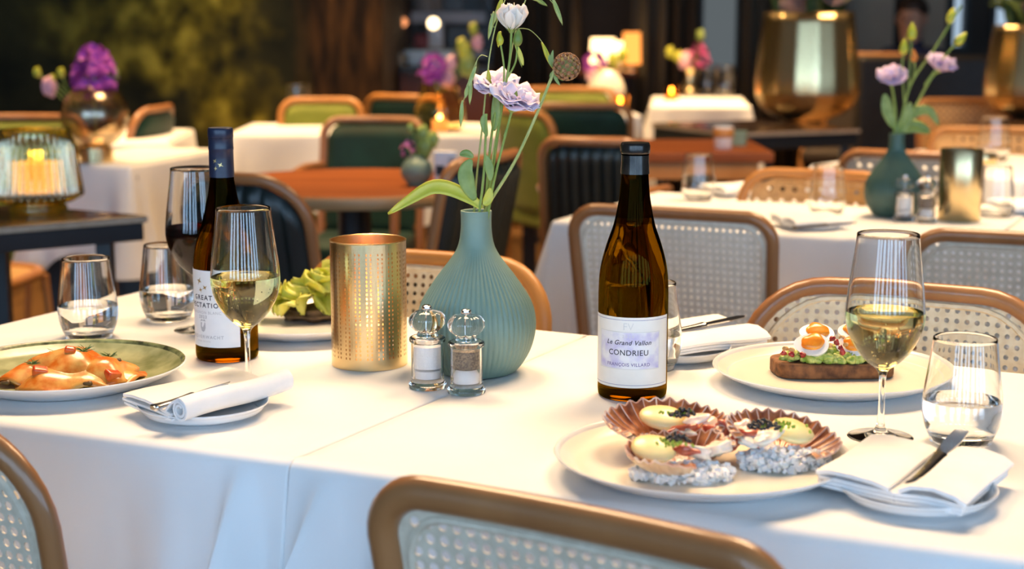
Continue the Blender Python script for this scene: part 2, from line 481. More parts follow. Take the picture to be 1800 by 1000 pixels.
# second pair, further back on the right
B0, B1 = P(965, 387), P(1152, 336)
ub = (P(1640, 432) - P(1338, 414)).normalized()
vb = (B1 - B0).normalized()
bl = .93
q1 = [B0, B0 + ub * bl, B1 + ub * bl, B1]; q2 = [B0 + ub * (bl + .005), B0 + ub * 1.75, B1 + ub * 1.75, B1 + ub * (bl + .005)]
cloth('tablecloth', 'white tablecloth behind the dark wine bottle, its corner hanging free', q1, .27, flush=(1,), seed=11, folds=((0, .3, .06, .012, 0), (3, .5, .06, .03, 0), (3, .8, .05, .025, 0)), flare=.06)
cloth('tablecloth', 'white tablecloth under the far ribbed vase and its brass lantern', q2, .27, flush=(3,), seed=12)
table_under('table behind the dark wine bottle, under a white cloth', q1)
table_under('table under the white cloth that holds the far ribbed vase', q2)
# further tables
def quad(fl, fr, depth, z=TZ):
    a, b = P(*fl), P(*fr); u = (b - a).normalized(); v = Vector((-u.y, u.x, 0))
    return [a, b, b + v * depth, a + v * depth]
far_t = [
    (((1420, 290), (1800, 316), .75), 'white tablecloth beyond the orange chair, below the right brass planter', 'far table at the right under a white cloth'),
    (((394, 236), (592, 236), .62), 'white tablecloth left of the round wooden table, in front of the olive chair', 'far table left of the green chair under a white cloth'),
    (((60, 286), (229, 291), .62), 'white tablecloth under the globe vase with the purple flower', 'table under the globe vase'),
    (((140, 252), (300, 251), .7), 'white tablecloth with a hanging corner just behind the globe vase', 'table just behind the globe vase under a white cloth'),
    (((742, 238), (948, 238), .7), 'white tablecloth under the amber vase behind the flowers', 'far table under the amber vase'),
    (((985, 203), (1130, 202), 1.3), 'white tablecloth right of the green chair behind the bottle neck', 'far table under the pale vase of purple flowers'),
    (((1142, 186), (1322, 187), .95), 'white tablecloth farthest back, left of the brass planter', 'farthest table, left of the big brass planter'),
]
for k, (q, la, lb) in enumerate(far_t):
    c = quad(*q); cloth('tablecloth', la, c, .26, seed=20 + k, flare=.05); table_under(lb, c)

# round wooden table and plain wooden table
rc = P(622, 319)
t = thing('round_table', 'round polished wooden table with black pedestal behind the wine glasses', 'table', (rc.x, rc.y, 0))
MB().lathe([(0, .715), (.36, .715), (.378, .722), (.378, .744), (.372, .75), (0, .75)], 72).build('tabletop', TABLEWOOD, t)
MB().lathe([(.3781, .716), (.382, .722), (.382, .742), (.3785, .7485)], 72).build('edge_band', EDGEWOOD, t)
MB().lathe([(.055, .02), (.05, .05), (.045, .70), (.12, .715)], 24).build('pedestal', DARKMETAL, t)
MB().lathe([(0, 0), (.24, 0), (.24, .012), (.05, .03), (0, .03)], 32).build('base', DARKMETAL, t)
a = P(1105, 268); b = P(1335, 268)
t = thing('wooden_table', 'plain wooden table behind the bottle neck, left of the planter', 'table', ((a.x + b.x) / 2, a.y + .28, 0))
hw = (b.x - a.x) / 2 + .05
MB().box(-hw, hw, -.28, .28, .715, .75).build('tabletop', TABLEWOOD, t, bevel=.006)
MB().box(-hw + .05, hw - .05, -.27, .27, .66, .715).build('apron', ORANGEWOOD, t)
for sx in (-1, 1):
    for sy in (-1, 1):
        MB().tube([(sx * (hw - .06), sy * .25, .68), (sx * (hw - .03), sy * .27, 0)], [.024, .016], 10).build('leg', GREYWOOD, t)

# dark side tables
def side_table(label, corners, z, leg_at, thick=.018, h=.04):
    C = [Vector((p[0], p[1], 0)) for p in corners]; c = sum(C, Vector()) / len(C)
    t = thing('side_table', label, 'table', (c.x, c.y, 0))
    L = [q - c for q in C]
    MB().prism(L, z - thick, z).build('tabletop', DARKTOP, t, bevel=.004)
    MB().prism([q * 1.004 for q in L], z - thick + .002, z - .003).build('edge_strip', M('pale_brown_edge', (.36, .28, .2), .35, c2=(.46, .37, .28), scale=30), t)  # edge strip paler than the top
    MB().prism([q * .985 for q in L], z - thick - h, z - thick).build('frame', DARKMETAL, t, bevel=.003)
    for q in L:
        v = q * leg_at
        MB().box(v.x - .017, v.x + .017, v.y - .017, v.y + .017, 0, z - thick - h).build('leg', DARKMETAL, t)
    return t
k0 = P(258, 378); k1 = P(-120, 408); e1 = (k1 - k0).normalized(); e2 = Vector((e1.y, -e1.x, 0)); e2 = (e2 + e1 * .45).normalized()
side_table('dark low-sheen side table carrying the ribbed green lantern', [k0, k0 + e2 * .42, k0 + e2 * .42 + e1 * .7, k0 + e1 * .7], TZ, .80)
dp = 5.4
ZP = .76
def qz(px, py, z): return P(px, py, z)
a, b = P(1288, 234, ZP), P(1512, 226, ZP); u = (b - a).normalized(); v = Vector((-u.y, u.x, 0))
side_table('black side table carrying the big brass planter', [a, b, b + v * .62, a + v * .62], ZP, .86, h=.05)
a, b = P(1688, 222, ZP), P(1960, 232, ZP); u = (b - a).normalized(); v = Vector((-u.y, u.x, 0))
side_table('black side table under the brass planter cut by the right edge', [a, b, b + v * .62, a + v * .62], ZP, .86, h=.05)

# ================================================================ CHAIRS
def rr_outline(W, H, r, z0, n=8, taper=0):
    """inverted-U outline of a chair back: from bottom left up, over and down to bottom right; x,z"""
    pts = []
    hw = W / 2
    for k in range(9):
        t = k / 8; pts.append((-hw + taper * (1 - t), z0 + (H - r - z0) * t))
    for k in range(1, n + 1):
        a = pi - (pi / 2) * k / n; pts.append((-hw + r + r * cos(a), H - r + r * sin(a)))
    for k in range(1, 8):
        pts.append((-hw + r + (W - 2 * r) * k / 8, H))
    for k in range(n + 1):
        a = pi / 2 - (pi / 2) * k / n; pts.append((hw - r + r * cos(a), H - r + r * sin(a)))
    for k in range(1, 9):
        t = k / 8; pts.append((hw - taper * t, H - r + (z0 - H + r) * t))
    return pts
def inside(p, poly):
    x, y = p; c = False; n = len(poly)
    for i in range(n):
        x1, y1 = poly[i]; x2, y2 = poly[(i + 1) % n]
        if (y1 > y) != (y2 > y) and x < (x2 - x1) * (y - y1) / (y2 - y1) + x1: c = not c
    return c
def backmap(x, z, W, rec, curve):
    """chair-back surface: leans back with height, curved in plan"""
    return Vector((x, -rec * max(0, z - .42) / .4 + curve * (2 * x / W) ** 2, z))
def cane_mesh(outline, W, rec, curve, pitch=.0138, hole=.0034, dy=0):
    mb = MB(); xs = [p[0] for p in outline]; zs = [p[1] for p in outline]
    x0, x1, z0, z1 = min(xs), max(xs), min(zs), max(zs)
    nx = int((x1 - x0) / pitch) + 1; nz = int((z1 - z0) / pitch) + 1
    for i in range(nx):
        for j in range(nz):
            cx = x0 + (i + .5) * pitch; cz = z0 + (j + .5) * pitch
            if not inside((cx, cz), outline): continue
            h = pitch / 2
            border = not all(inside((cx + dx * pitch * .6, cz + dz * pitch * .6), outline) for dx, dz in ((1, 0), (-1, 0), (0, 1), (0, -1)))
            sq = [(-h, -h), (0, -h), (h, -h), (h, 0), (h, h), (0, h), (-h, h), (-h, 0)]
            def m(p): v = backmap(cx + p[0], cz + p[1], W, rec, curve); v.y += dy; return v
            if border: mb.add([m(p) for p in sq], [list(range(8))])
            else:
                oc = [(hole * cos(a), hole * sin(a)) for a in [-3 * pi / 4 + k * pi / 4 for k in range(8)]]
                mb.add([m(p) for p in sq] + [m(p) for p in oc], [[k, (k + 1) % 8, 8 + (k + 1) % 8, 8 + k] for k in range(8)])
    return mb
def cane_chair(label, loc, rz, W=.40, H=.82, r=.05, tube=.0125, wood=WOOD, cane=CANE, rec=.07, curve=.02, zb=.53, group=None, flat=1.0, real=True, hole=.0037):
    t = thing('cane_chair', label, 'chair', loc, rz, group)
    out = rr_outline(W, H, r, .44, taper=.012)
    MB().tube([backmap(x, z, W, rec, curve) for x, z in out], tube, 12, flat=flat, up=(0, 1, 0)).build('back_frame', wood, t)
    inner = [(x * (W - tube * 1.6) / W, min(z, H - tube * .8)) for x, z in out if z >= zb]
    k = cane_mesh(inner + [], W, rec, curve, pitch=.0138 if real else .03, hole=hole if real else .006)
    k.build('cane_panel', cane, t, solid=.0016, smooth=False)
    rim = [(x * (W - tube * 3.2) / W, z - tube * 1.4 if z > zb + .03 else z) for x, z in out if z >= zb]
    MB().tube([backmap(x, z, W, rec, curve) for x, z in rim], .0045, 6).build('cane_binding', cane, t)
    hw = W / 2 - .014
    MB().tube([backmap(-hw + 2 * hw * q / 8, zb - .004, W, rec, curve) for q in range(9)], .011, 10).build('bottom_rail', wood, t)
    for s in (-1, 1):
        MB().tube([(s * (W / 2 - .012), -.02 + curve, .44), (s * (W / 2 - .005), -.06, 0)], [tube, tube * .8], 10).build('leg', wood, t)
        MB().tube([(s * (W / 2 - .02), .36, .43), (s * (W / 2 - .01), .39, 0)], [tube, tube * .8], 10).build('leg', wood, t)
    sp = []
    for q in range(40):
        a = 2 * pi * q / 40; c_, s_ = cos(a), sin(a)
        sp.append(((W / 2 + .005) * math.copysign(abs(c_) ** .6, c_), .18 + .20 * math.copysign(abs(s_) ** .6, s_), .445))
    MB().tube(sp, .016, 10, closed=True).build('seat_frame', wood, t)
    MB().prism([(p[0] * .97, .18 + (p[1] - .18) * .97) for p in sp], .44, .45).build('seat', cane, t)
    return t
def arm_chair(label, loc, rz, W=.44, H=.85, r=.07, wood=WOOD, cloth_m=VELVET, channels=0, group=None, arms=True, rec=.08, tube=.014, zb=.47):
    t = thing('upholstered_chair', label, 'chair', loc, rz, group)
    out = rr_outline(W, H, r, .40, taper=.0)
    MB().tube([backmap(x, z, W, rec, .03) for x, z in out], tube, 10).build('back_frame', wood, t)
    ci = W / 2 - tube * .8
    def pad(dy, depth):
        def fn(a, b):
            x = -ci + 2 * ci * a; top = H - tube
            ex = max(0, abs(x) - (ci - r)); topx = top - (r - sqrt(max(0, r * r - ex * ex)))
            z = zb + (topx - zb) * b
            v = backmap(x, z, W, rec, .03)
            e = min(a, 1 - a, .08) / .08 * min(1, min(b, 1 - b) / .06)
            fl = depth * sqrt(max(0, e))
            if channels: fl *= .6 + .4 * abs(sin(pi * a * channels))
            v.y += dy * (.004 + fl); return v
        return fn
    p = MB(); n = channels * 8 if channels else 20
    p.grid(pad(1, .030), n, 16); p.grid(lambda a, b: pad(-1, .020)(1 - a, b), n, 16)
    p.build('back_pad', cloth_m, t, angle=60)
    hw = W / 2
    if arms:
        for s in (-1, 1):
            MB().tube(cr([backmap(s * hw, .70, W, rec, .03), (s * (hw + .035), .10, .70), (s * (hw + .03), .28, .68), (s * (hw - .005), .34, .64), (s * (hw - .01), .36, .45)], 6), tube, 10).build('arm', wood, t)
    MB().tube([backmap(-hw, .50, W, rec, .03), backmap(0, .50, W, rec, .03), backmap(hw, .50, W, rec, .03)], tube * .8, 8).build('back_rail', wood, t)
    MB().box(-hw + .01, hw - .01, -.02, .40, .42, .49).build('seat', cloth_m, t, bevel=.02)
    for s in (-1, 1):
        MB().tube([(s * hw, .0, .45), (s * (hw + .01), -.06, 0)], [tube, tube * .75], 10).build('leg', wood, t)
        MB().tube([(s * (hw - .01), .37, .45), (s * (hw), .40, 0)], [tube, tube * .75], 10).build('leg', wood, t)
    return t
AY = R(-24)
def at(px, py, z, back=None):
    """floor point below a chair whose top rail centre shows at the pixel"""
    p = P(px, py, z); return p
def chair_loc(px, py, z, rz, rec):
    p = P(px, py, z); off = Matrix.Rotation(rz, 3, 'Z') @ Vector((0, -rec * (z - .42) / .4, 0))
    return (p.x - off.x, p.y - off.y, 0)
def CC(label, px, py, rz, H=.82, rec=.07, **k): return cane_chair(label, chair_loc(px, py, H + .012, rz, rec), rz, H=H, rec=rec, **k)
def AC(label, px, py, rz, H=.85, rec=.08, **k): return arm_chair(label, chair_loc(px, py, H + .014, rz, rec), rz, H=H, rec=rec, **k)
CC('brown bentwood chair with grey cane back, nearest, before the scallop plate', 1003, 890, R(-33), H=.80, W=.375, r=.045, wood=GREYWOOD, cane=GREYCANE, tube=.0155, hole=.0047, flat=.85, curve=-.012)
CC('brown cane chair cut by the left edge, before the pasta plate', -190, 712, R(-36), H=.80, W=.38, r=.09, tube=.0145, hole=.0047, wood=GREYWOOD, cane=GREYCANE, flat=.8)
CC('bentwood chair with pale cane back behind the avocado toast', 1592, 494, pi + AY, H=.82, W=.43, r=.11, wood=WOOD, cane=CANE, curve=.03)
CC('bentwood chair with cane back behind the ribbed vase and brass lantern', 762, 440, pi + AY, H=.82, W=.42, r=.09, wood=ORANGEWOOD, cane=CANE, curve=.03)
CC('brown chair with window-lit cane back right behind the dark wine bottle', 1180, 364, AY, H=.82, W=.405, r=.05, wood=GREYWOOD, cane=LITCANE, curve=-.01)
CC('dark brown chair with grey cane back, behind the right wine glass', 1812, 408, AY, H=.82, W=.40, r=.06, wood=GREYWOOD, cane=GREYCANE, curve=-.01)
CC('amber cane chair left of the far ribbed vase', 1440, 297, pi + AY, H=.82, W=.36, r=.07, wood=ORANGEWOOD, cane=ORCANE, real=False)
CC('dark framed cane chair directly behind the far ribbed vase', 1590, 264, AY, H=.82, W=.36, r=.06, wood=GREYWOOD, cane=GREYCANE, real=False)
CC('amber cane chair at the far right, behind the brass cylinder lantern', 1745, 222, pi + AY * .4, H=.82, W=.40, r=.05, wood=ORANGEWOOD, cane=ORCANE, real=False)
CC('wooden chair far back below the right brass planter', 1690, 172, pi, H=.82, W=.40, r=.05, wood=ORANGEWOOD, cane=ORCANE, real=False)
AC('dark green channelled chair with wooden hoop behind the red wine', 398, 302, R(-26), W=.355, channels=8, cloth_m=SHINYGREEN, r=.11, arms=False)
AC('dark channelled chair whose wooden side shows right of the vase neck', 872, 268, R(64), W=.40, channels=8, cloth_m=SHINYGREEN, r=.06, arms=False)
AC('green velvet armchair behind the round wooden table', 660, 203, pi - R(8), W=.335, r=.05)
AC('dark channelled chair with wooden top rail left of the bottle neck', 1035, 240, R(-14), W=.285, channels=8, cloth_m=SHINYGREEN, r=.05)
AC('dark green velvet chair behind the bottle neck, before the far candle', 1022, 180, R(-6), W=.38, r=.06, arms=False)
AC('olive velvet chair with honey wood frame before the mural', 566, 170, pi, W=.33, r=.06, wood=ORANGEWOOD, cloth_m=OLIVEVELVET)
AC('olive velvet chair at the left edge behind the green lantern', 40, 199, pi, W=.42, r=.06, cloth_m=OLIVEVELVET)
AC('dark green chair seen from its side, right of the globe vase', 284, 184, R(82), W=.40, r=.09)
AC('dark green chair with orange top rail below the bar counter', 705, 165, R(-20), W=.36, r=.06, wood=ORANGEWOOD, arms=False)
AC('olive chair with honey wood frame right behind the flower stems', 905, 190, R(-60), W=.38, r=.06, wood=ORANGEWOOD, cloth_m=OLIVEVELVET)
AC('olive velvet chair behind the seed head flower, before the curtains', 985, 152, pi, W=.50, r=.04, wood=ORANGEWOOD, cloth_m=OLIVEVELVET, arms=False)
cane_chair('honey wood chair under the dark side table at the left edge', (px_x(-190, 4.5), 4.5, 0), R(-97), wood=ORANGEWOOD, cane=ORCANE, H=.70, real=False, zb=.5)
# ================================================================ TABLEWARE
ZS = TZ + .0006
LABELW = M('white_label_paper', (.80, .80, .80), .5, c2=(.83, .83, .83), scale=60, spec=.3)
LABELC = M('cream_label_paper', (.82, .80, .74), .5, c2=(.85, .83, .77), scale=60, spec=.3)
LABELP = M('lavender_label_print', (.80, .79, .80), .5, c2=(.52, .48, .72), scale=55, detail=5, lo=.42, hi=.7, spec=.3)
INK = M('label_ink', (.035, .035, .05), .6, scale=50)
GREYINK = M('pale_label_ink', (.42, .42, .44), .6, scale=50)
GOLDINK = M('gold_label_ink', (.30, .17, .04), .4, c2=(.4, .24, .07), scale=90)
VIOLETINK = M('violet_label_ink', (.18, .15, .33), .6, scale=50)
CAPBLUE = M('navy_capsule', (.008, .015, .044), .36, c2=(.012, .021, .058), scale=90, spec=.6)
CAPGOLD = M('gold_print', (.7, .52, .22), .3, .9, scale=50)
FOILDARK = M('dark_foil', (.03, .028, .027), .22, .7, c2=(.06, .055, .05), scale=60)

def text_mesh(s, size, spacing=1.0, shear=0, offset=0):
    c = bpy.data.curves.new('lettering', 'FONT'); c.body = s; c.size = size; c.align_x = 'CENTER'; c.resolution_u = 3
    c.space_character = spacing; c.shear = shear; c.offset = offset
    o = bpy.data.objects.new('lettering', c); col.objects.link(o)
    dg = bpy.context.evaluated_depsgraph_get(); me = o.evaluated_get(dg).to_mesh()
    vs = [v.co.copy() for v in me.vertices]; fs = [list(p.vertices) for p in me.polygons]
    o.evaluated_get(dg).to_mesh_clear(); bpy.data.objects.remove(o); bpy.data.curves.remove(c)
    return vs, fs
def wrap(vs, r, a0, z0):
    """flat x,y shapes laid round a bottle of radius r, centred on angle a0 (measured from -y, towards +x)"""
    out = []
    for v in vs:
        a = a0 + v[0] / r
        out.append((r * sin(a), -r * cos(a), z0 + v[1]))
    return out
def band(mb, r, a0, a1, z0, z1, n=40, m=2):
    mb.grid(lambda u, v: (r * sin(a0 + (a1 - a0) * u), -r * cos(a0 + (a1 - a0) * u), z0 + (z1 - z0) * v), n, m)
def frame_lines(mb, r, a0, a1, z0, z1, t=.0005):
    ta = t / r
    band(mb, r, a0, a1, z0, z0 + t); band(mb, r, a0, a1, z1 - t, z1)
    band(mb, r, a0, a0 + ta, z0, z1, 1, 6); band(mb, r, a1 - ta, a1, z0, z1, 1, 6)
def words_on(mb, r, a0, rows):
    for s, size, z, sp, sh, off in rows:
        vs, fs = text_mesh(s, size, sp, sh, off)
        if vs: mb.add(wrap(vs, r, a0, z), fs)
def bird(mb, r, a0, z0, s, flip=1, rot=0):
    pts = [(-1, .0), (-.2, .18), (-.1, .9), (.25, .25), (1, .1), (.35, -.12), (.1, -.7), (-.15, -.15)]
    q = [((x * cos(rot) - y * sin(rot)) * s * flip, (x * sin(rot) + y * cos(rot)) * s) for x, y in pts]
    q0 = [(0, 0)] + q
    mb.add(wrap(q0, r, a0, z0), [[0, i + 1, (i + 1) % 8 + 1] for i in range(8)])

def bottle_glass(prof, body, zn, t):
    m = MB().lathe(prof, 64); n = len(m.f)
    m.m = [1 if min(m.v[i][2] for i in f) > zn else 0 for f in m.f]
    return m.build('bottle_glass', [body, NECKGLASS], t, angle=60)
# --- wine bottle with navy capsule
pL = P(400, 628)
t = thing('wine_bottle', 'amber wine bottle with navy capsule and white label, on the left table', 'bottle', (pL.x, pL.y, ZS))
profL = [(0, .004), (.020, .006), (.034, .0015), (.0375, .0), (.0405, .003), (.0412, .010), (.0412, .110), (.0405, .128), (.0385, .144), (.0350, .160), (.0300, .1745), (.0255, .189), (.0217, .205), (.0185, .2195), (.0165, .232), (.0155, .242), (.0150, .27), (.0150, .300), (0, .3005)]
bottle_glass(crp(profL[:6], 2) + crp(profL[6:], 4), AMBERGLASS, .168, t)
cp = MB().lathe([(.01605, .2405), (.0163, .2405), (.0160, .262), (.0158, .2755), (.0163, .2765), (.0163, .279), (.0160, .280), (.0160, .2915), (.0165, .2925), (.0165, .3015), (.0158, .3035), (.0150, .3045), (0, .3045)], 48).build('capsule', CAPBLUE, t, angle=50)
g = MB()
for a, z, s, fl, ro in ((-.35, .262, .0036, 1, .9), (.10, .257, .0042, -1, .4), (-.30, .2525, .0032, 1, 1.3)): bird(g, .0164, a, z, s, fl, ro)
g.build('bird_print', CAPGOLD, cp)
aL = R(-36)
lb = MB(); band(lb, .04145, aL - R(72), aL + R(71), .021, .122)
lb = lb.build('label', LABELW, t)
g = MB()
for a, z, s, fl, ro in ((-.11, .1075, .0058, 1, 1.1), (.12, .0995, .0045, 1, .5), (-.06, .096, .0042, -1, 1.2)): bird(g, .0416, aL + a, z, s, fl, ro)
g.build('bird_print', GOLDINK, lb)
g = MB(); words_on(g, .0416, aL, [('GREAT', .0088, .0835, 1.25, 0, .0002), ('EXPECTATIONS', .0088, .0735, 1.25, 0, .0002)])
g.build('lettering', INK, lb, smooth=False)
g = MB(); words_on(g, .0416, aL, [('SAUVIGNON BLANC', .0052, .0650, 1.2, 0, 0), ('2023', .0058, .0590, 1.3, 0, .0002), ('GOEDVERWACHT', .0060, .0325, 1.3, 0, .0001), ('WINE ESTATE', .003, .0275, 1.3, 0, 0)])
g.build('lettering', GREYINK, lb, smooth=False)
g = MB()   # little crest
g.add(wrap([(-.0042, .006), (.0042, .006), (.0045, -.001), (.0028, -.005), (0, -.0068), (-.0028, -.005), (-.0045, -.001)], .0416, aL, .0475), [list(range(7))])
g.add(wrap([(-.005, .0075), (-.0025, .0105), (0, .0088), (.0025, .0105), (.005, .0075)], .0416, aL, .0475), [[0, 1, 2, 3, 4]])
g.build('crest', GREYINK, lb, smooth=False)

# --- burgundy bottle with cream label
pR = P(1111, 694)
t = thing('wine_bottle', 'dark amber wine bottle with cream and lavender label, beside the scallops', 'bottle', (pR.x, pR.y, ZS))
profR = [(0, .004), (.020, .006), (.034, .0015), (.0380, .0), (.0408, .003), (.0415, .010), (.0415, .124), (.0407, .143), (.0387, .158), (.0357, .171), (.0325, .182), (.0288, .193), (.0253, .203), (.0225, .214), (.0202, .226), (.0182, .238), (.0170, .249), (.0160, .262), (.0155, .277), (.0152, .300), (0, .3005)]
bottle_glass(crp(profR[:6], 2) + crp(profR[6:], 4), DARKAMBER, .206, t)
MB().lathe([(.01655, .2655), (.0170, .2657), (.0163, .278), (.0161, .289), (.0170, .2895), (.0174, .2915), (.0174, .2985), (.0168, .3005), (.0160, .3020), (0, .3022)], 48).build('capsule', FOILDARK, t, angle=50)
aR = R(-12)
lb = MB(); band(lb, .04175, aR - R(80), aR + R(80), .0175, .1015)
lb = lb.build('label', LABELC, t)
g = MB(); band(g, .04188, aR - R(54), aR + R(54), .0405, .0835); g.build('lavender_panel', LABELP, lb)
g = MB(); frame_lines(g, .04188, aR - R(77), aR + R(77), .0205, .0985); g.build('border', VIOLETINK, lb)
g = MB(); frame_lines(g, .0420, aR - R(55), aR + R(55), .0395, .0845, .0006)
words_on(g, .0420, aR, [('FV', .0125, .0865, 1.0, 0, -.0002), ('2020', .0048, .0775, 1.6, 0, 0)])
g.build('pale_lettering', M('embossed_ink', (.60, .60, .58), .5, scale=40), lb, smooth=False)
g = MB(); words_on(g, .0421, aR, [('Le Grand Vallon', .0078, .0690, 1.08, .3, .0001), ('CONDRIEU', .0092, .0565, 1.08, 0, .0001)])
g.build('lettering', INK, lb, smooth=False)
g = MB(); words_on(g, .0421, aR, [('FRANÇOIS VILLARD', .0055, .0435, 1.12, 0, .0001)])
g.build('lettering', VIOLETINK, lb, smooth=False)

# --- glasses
def wine_glass(label, p, wine, level, s=1.0, group='wine glasses on the front tables', bub=0):
    t = thing('wine_glass', label, 'glass', (p.x, p.y, ZS), 0, group)
    outer = [(.0325, .221), (.0338, .208), (.0362, .190), (.0392, .166), (.0410, .148), (.0418, .135), (.0412, .126), (.0380, .113), (.0320, .1005), (.0245, .090), (.0160, .0815), (.0085, .0760), (.0048, .0705), (.0036, .062), (.0033, .045), (.0035, .026), (.0045, .014), (.0075, .0075), (.0150, .0042), (.026, .0024), (.0330, .0014), (.0335, .0006), (.0325, 0), (0, 0)]
    inner = [(0, .0800), (.0085, .0815), (.0155, .0855), (.0235, .0935), (.0308, .1035), (.0366, .115), (.0397, .1265), (.0404, .135), (.0397, .148), (.0380, .166), (.0351, .190), (.0328, .208), (.0316, .2205), (.0320, .2214)]
    pr = (crp(inner, 3) + crp(outer, 3))[::-1]
    MB().lathe([(r * s, z * s) for r, z in pr], 64).build('glass_body', CLEAR, t, angle=70)
    ip = crp(inner, 6); lv = [(max(r - .0, 0) + (.00025 if r > 0 else 0), z - .0002) for r, z in ip if z < level]
    r_l = next(r for r, z in ip if z >= level) + .00025
    MB().lathe([(r * s, z * s) for r, z in lv + [(r_l, level), (r_l - .0016, level - .0006), (0, level - .0008)]], 64).build('wine', wine, t, angle=50)
    if bub:
        rg = random.Random(bub); b = MB()
        for k in range(70):
            z = .083 + .045 * rg.random() ** 1.3
            rr = next((r for r, zz in ip if zz >= z), .03) * .965; a = rg.uniform(0, 2 * pi)
            b.ball((rr * cos(a) * s, rr * sin(a) * s, z * s), .0006 * rg.uniform(.7, 1.6), n=6, m=4)
        b.build('bubbles', glass('bubble', (1, 1, 1), 1.0 / 1.33), t)['kind'] = 'stuff'
    return t
wine_glass('glass of white wine in front of the navy capped bottle', P(437, 682), WHITEWINE, .1385, bub=3)
wine_glass('glass of white wine between the avocado toast and the scallops', P(1547, 768), WHITEWINE, .1375, bub=5)
wine_glass('glass of red wine behind the navy capped bottle', P(352, 580), REDWINE, .142, 1.06)
def tumbler(label, p, level=.046, group='water tumblers on the front tables', s=1.0):
    t = thing('water_tumbler', label, 'glass', (p.x, p.y, TZ + .0006), 0, group)
    outer = [(.0330, .1125), (.0345, .100), (.0370, .080), (.0398, .060), (.0416, .044), (.0415, .034), (.0402, .024), (.0375, .014), (.0340, .006), (.0320, .002), (.031, 0), (.020, .0008), (0, .0012)]
    inner = [(0, .0090), (.020, .0092), (.030, .0108), (.0350, .0155), (.0384, .0250), (.0398, .034), (.0399, .044), (.0383, .060), (.0357, .080), (.0333, .100), (.0319, .112), (.0324, .113)]
    MB().lathe([(r * s, z * s) for r, z in (crp(inner, 3) + crp(outer, 3))[::-1]], 64).build('glass_body', CLEAR, t, angle=70)
    if level:
        ip = crp(inner, 5); lv = [(r + (.00025 if r > 0 else 0), z - .0002) for r, z in ip if z < level]
        r_l = next(r for r, z in ip if z >= level) + .00025
        MB().lathe([(r * s, z * s) for r, z in lv + [(r_l, level), (r_l - .0016, level - .0007), (0, level - .0009)]], 64).build('water', WATER, t, angle=50)
    return t
tumbler('water tumbler behind the plate of orange pasta', P(157, 592))
tumbler('water tumbler left of the navy capped bottle, below the red wine', P(297, 561))
tumbler('water tumbler beside the knife and napkin on the right', P(1688, 776))
tumbler('water tumbler half hidden behind the dark amber wine bottle', P(1141, 648))

# --- pierced brass lantern
pl = P(650, 639)
t = thing('candle_lantern', 'pierced brass cylinder lantern with a lit candle, beside the ribbed vase', 'lantern', (pl.x, pl.y, ZS), .1)
Rl, Hl = .0488, .163
mb = MB(); vs = []; fs = []
ang = []
NC = 42
for k in range(NC):
    a = 2 * pi * (k + (.12 if k % 2 else -.12)) / NC
    hw_ = .00078 / Rl
    ang += [a - hw_, a + hw_]
zs = [0, .010]; holes = []
z = .014
while z < Hl - .014:
    holes.append((len(zs), len(zs) + 1)); zs += [z, z + .0029]; z += .0056
zs += [Hl - .006, Hl]
nA = len(ang) 
fine = []
for k in range(nA):
    fine.append((ang[k], k % 2 == 0))
    nx_ = ang[(k + 1) % nA] + (2 * pi if k == nA - 1 else 0)
    if k % 2 == 1: fine.append(((ang[k] + nx_) / 2, False))
hs = {a for a, b in holes}
nF = len(fine)
for zz in zs:
    for a, _ in fine: vs.append((Rl * cos(a), Rl * sin(a), zz))
for j in range(len(zs) - 1):
    for i in range(nF):
        if j in hs and fine[i][1]: continue
        i2 = (i + 1) % nF
        fs.append([j * nF + i, j * nF + i2, (j + 1) * nF + i2, (j + 1) * nF + i])
mb.add(vs, fs); mb.build('pierced_cylinder', BRASS, t, smooth=False, solid=.0009)
MB().tube([(Rl * cos(a), Rl * sin(a), Hl) for a in [2 * pi * k / 64 for k in range(64)]], .0010, 8, closed=True).build('rim', BRASS, t)
MB().lathe([(0, .001), (Rl - .001, .001), (Rl - .001, .0025), (0, .0025)], 48).build('base', BRASS, t)
def candle(parent, r, h, z0=.003, fl=.012, wax=None):
    c = MB().lathe([(0, z0), (r, z0), (r, z0 + h), (r * .85, z0 + h - .002), (0, z0 + h - .003)], 28).build('candle', wax or WAX, parent)
    MB().lathe([(0, 0), (fl * .28, fl * .3), (fl * .22, fl * .6), (0, fl * 1.3)], 12, c=(0, 0, z0 + h + .002)).build('flame', FLAME, c)
    d = bpy.data.lights.new('candle_light', 'POINT'); d.energy = .15; d.color = (1, .45, .13); d.shadow_soft_size = .008
    o = bpy.data.objects.new('candle_light', d); col.objects.link(o); o.parent = c; o.location = (0, 0, z0 + h + fl * .9)
    return c
candle(t, .020, .05)

